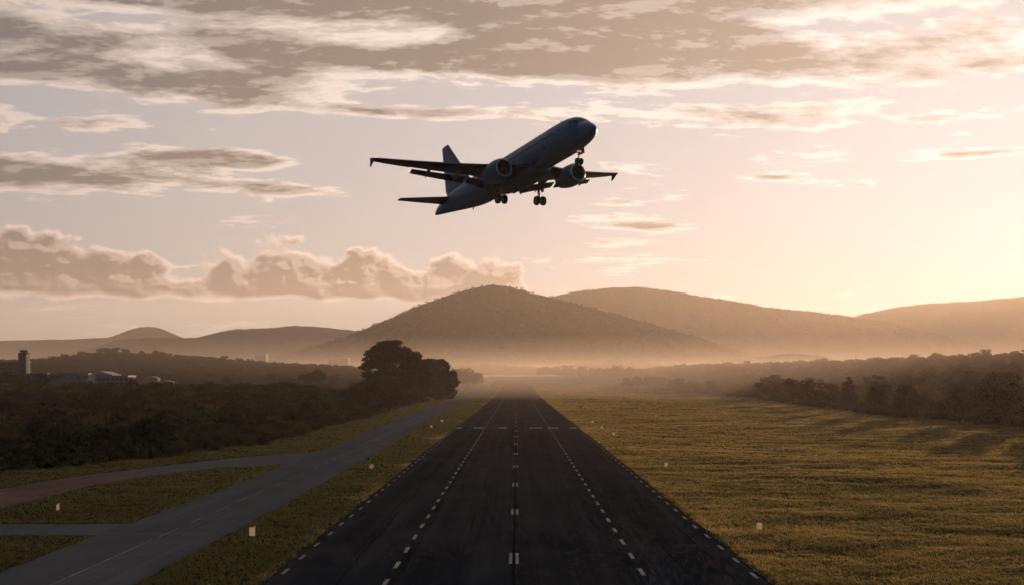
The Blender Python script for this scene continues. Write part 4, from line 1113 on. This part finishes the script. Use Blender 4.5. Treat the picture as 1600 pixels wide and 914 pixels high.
# ---------------------------------------------------------------- airport buildings, left
M_BW = flat('pale_wall', (.17, .19, .205), .8, var=.15, scale=.4); M_BD = flat('dark_wall', (.06, .065, .07), .8, var=.2); M_BR = flat('sheet_roof', (.25, .27, .28), .6, var=.15)
M_GL = flat('window_glass', (.03, .035, .04), .15, spec=.6); M_BG = flat('concrete_wall', (.22, .22, .21), .85, var=.15, scale=.3)
def building(name, label, cat, x0, x1, y0, depth, z1, wall, roof='flat', rows=0, cols=0, z0=None, roofmat=None, wh=.5):
    zc = min(gz(x0, y0), gz(x1, y0))-1.0 if z0 is None else z0
    r = empty(name, ((x0+x1)/2, y0, zc)); tag(r, label, cat)
    W_ = (x1-x0)/2; H = z1-zc
    b = MB(); b.box(-W_, W_, 0, depth, 0, H); b.build('wall', wall, r)
    rf = MB()
    if roof == 'flat':
        rf.box(-W_-.25, W_+.25, -.25, depth+.25, H+.003, H+.45)
    else:
        rf.loft([[Vector((-W_-.4, y_, H+.01)), Vector((W_+.4, y_, H+.01)), Vector((W_*.1, y_, H+roof))] for y_ in (-.4, depth+.4)])
    rf.build('roof', roofmat or M_BR, r)
    if rows:
        base = max(2.2, H-1.2-rows*2.6)
        for i in range(rows):
            for j in range(cols):
                cx_ = -W_+2*W_*(j+.5)/cols; ww = W_/cols*.62; zc_ = H-1.6-i*2.4
                w = MB(); w.box(cx_-ww, cx_+ww, -.06, .10, zc_-wh, zc_+wh); wo = w.build('window', M_BD, r)
                g = MB(); g.box(cx_-ww+.08, cx_+ww-.08, -.09, -.062, zc_-wh+.08, zc_+wh-.08); g.build('pane', M_GL, wo)
    return r
def bx(px_, D): return (px_-PX)/F*D
def bz(py_, D): return CAMH+(PY-py_)/F*D
D0 = 590
building('terminal_building', 'long dark flat roofed block beside the control tower', 'building', bx(-30, 640), bx(31, 640), 640, 14, bz(565, 640), M_BD, rows=2, cols=6)
building('hangar', 'pale long shed with low gable in the airport group', 'building', bx(76, D0+14), bx(138, D0+14), D0+14, 16, bz(584, D0+14), M_BG, 'flat', 1, 6)
building('hangar', 'pale gabled shed with the highest roof of the airport group', 'building', bx(136, D0+26), bx(175, D0+26), D0+26, 14, bz(585, D0+26), M_BW, 2.0, 0, 0)
building('office_building', 'white block with two rows of windows in front of the wooded hill', 'building', bx(152, D0), bx(200, D0), D0, 12, bz(587.5, D0), M_BW, 'flat', 2, 7)
building('annex', 'low pale annex in front of the long shed', 'building', bx(95, D0-6), bx(133, D0-6), D0-6, 7, bz(596, D0-6), M_BW, 'flat', 1, 4)
building('shed', 'low dark shed at the end of the airport group', 'building', bx(40, D0+10), bx(74, D0+10), D0+10, 12, bz(584, D0+10), M_BD, 'flat', 1, 4)
building('cottage', 'small white wall cottage right of the office block', 'building', bx(246, 612), bx(268, 612), 612, 6, bz(596, 612), M_BW, .8, 1, 3)
building('cottage', 'small pale roofed hut among trees right of the office block', 'building', bx(226, 650), bx(246, 650), 650, 6, bz(590, 650), M_BG, 1.0, 0, 0, z0=8)
building('cottage', 'hut with a light roof highest on the hill foot', 'building', bx(257, 690), bx(276, 690), 690, 6, bz(587, 690), M_BG, 1.0, 0, 0, z0=9)
place_tree(bx(207, 583), 583, 6.5, 7.5, 0, 'small rounded tree at the corner of the white office block')
place_tree(bx(140, 575), 575, 4.6, 6.5, 4, 'low bushy tree in front of the gap between the airport sheds')
for px_, D_, h, ti in ((-8, 612, 9, 0), (6, 618, 10, 3), (17, 610, 9, 4), (27, 616, 8, 0), (50, 606, 8.5, 3), (60, 612, 9, 0), (72, 600, 6.5, 4)):
    place_tree(bx(px_, D_), D_, h, h*1.25, ti, f'dark {KIND[ti]} tree in front of the terminal and control tower', 'trees in front of the terminal')
# control tower
D1 = 630; tx_ = bx(37.5, D1); tz = gz(tx_, D1)
tw_ = empty('control_tower', (tx_, D1, tz-.5)); tag(tw_, 'dark airport control tower with a glazed cab on top', 'tower')
H1 = bz(551, D1)-tz; sft = MB(); sft.box(-2.3, 2.3, -2.3, 2.3, 0, H1); sft.build('shaft', M_BD, tw_)
def octa(r, z): return [Vector((r*math.cos(a), r*math.sin(a), z)) for a in [math.pi/8+2*math.pi*i/8 for i in range(8)]]
gal = MB(); gal.loft([octa(3.1, H1), octa(3.3, H1+.5)]); gal.build('gallery', M_BD, tw_)
cab = MB(); cab.loft([octa(1.9, H1+.5), octa(2.3, H1+1.9)]); cab.build('cab', M_GL, tw_)
crf = MB(); crf.loft([octa(2.6, H1+1.9), octa(2.6, H1+2.2), octa(.8, H1+2.5)]); crf.build('roof', M_BR, tw_)
for k in range(4):
    sw = MB(); zc_ = 3+k*3.2; sw.box(-.5, .5, -2.36, -2.2, zc_, zc_+1.2); sw.build('window', M_GL, tw_)
# far blocks
building('tower_block', 'hazy square tower block beyond the wooded hill', 'building', bx(398.5, 1250), bx(415.5, 1250), 1250, 12, bz(554, 1250), M_BG, 'flat', 4, 4, z0=8)
building('apartment_block', 'misty apartment block left of the dark tree group', 'building', bx(512, 1350), bx(527, 1350), 1350, 12, bz(560.5, 1350), M_BG, 'flat', 3, 4, z0=9)
building('apartment_block', 'misty apartment block nearest the dark tree group', 'building', bx(529, 1350), bx(544, 1350), 1352, 12, bz(559, 1350), M_BG, 'flat', 3, 4, z0=9)
building('tower_block', 'misty flat block beyond the trees at the runway end', 'building', bx(954, 1650), bx(974, 1650), 1650, 14, bz(562, 1650), M_BG, 'flat', 3, 5, z0=13)
# masts and poles
M_BOX = flat('equipment_box_paint', (.075, .07, .06), .8)
M_POLE = flat('galvanised_pole', (.12, .12, .125), .5, .6)
def pole(px_, D, ytop, label, name='utility_pole', r=.12, arms=1):
    x = bx(px_, D); z = gz(x, D); o = empty(name, (x, D, z)); tag(o, label, 'pole', 'poles and masts'); H = bz(ytop, D)-z
    p = MB(); p.tube((0, 0, -.3), (0, 0, H), r, r*.6, 8); p.build('shaft', M_POLE, o, True)
    for k in range(arms):
        a = MB(); a.box(-1.1, 1.1, -.06, .06, H-.5-k*.9, H-.36-k*.9); a.build('crossarm', M_POLE, o)
pole(242, 800, 537, 'thin tall mast above the trees of the airport hill', 'mast', .16, 0)
pole(1128, 1050, 553, 'thin pole on the misty ridge nearest the round hill', r=.2)
pole(1188, 980, 551, 'thin pole on the ridge above the bend of the belt', r=.2)
pole(1231, 930, 554, 'thin pole on the ridge skyline between two others', r=.18)
pole(1337, 850, 552, 'thin tall pole on the ridge skyline nearest the sun', r=.18)
# twin pole with equipment boxes standing in the scrub
x = bx(1420, 430); z = gz(x, 430); fp = empty('floodlight_mast', (x, 430, z)); tag(fp, 'twin mast with two grey equipment boxes standing in the right scrub', 'mast')
Hm = bz(587, 430)-z
for sx_ in (-.75, .75):
    p = MB(); p.tube((sx_*.55, 0, -.3), (sx_*.55, 0, Hm-.4), .13, .10, 10); p.build('pole', M_POLE, fp, True)
    q = MB(); q.box(sx_-.55, sx_+.55, -.35, .35, Hm-2.7, Hm); q.build('equipment_box', M_BOX, fp)
for zz in (Hm*.3, Hm*.6):
    q = MB(); q.box(-.5, .5, -.05, .05, zz, zz+.12); q.build('brace', M_POLE, fp)
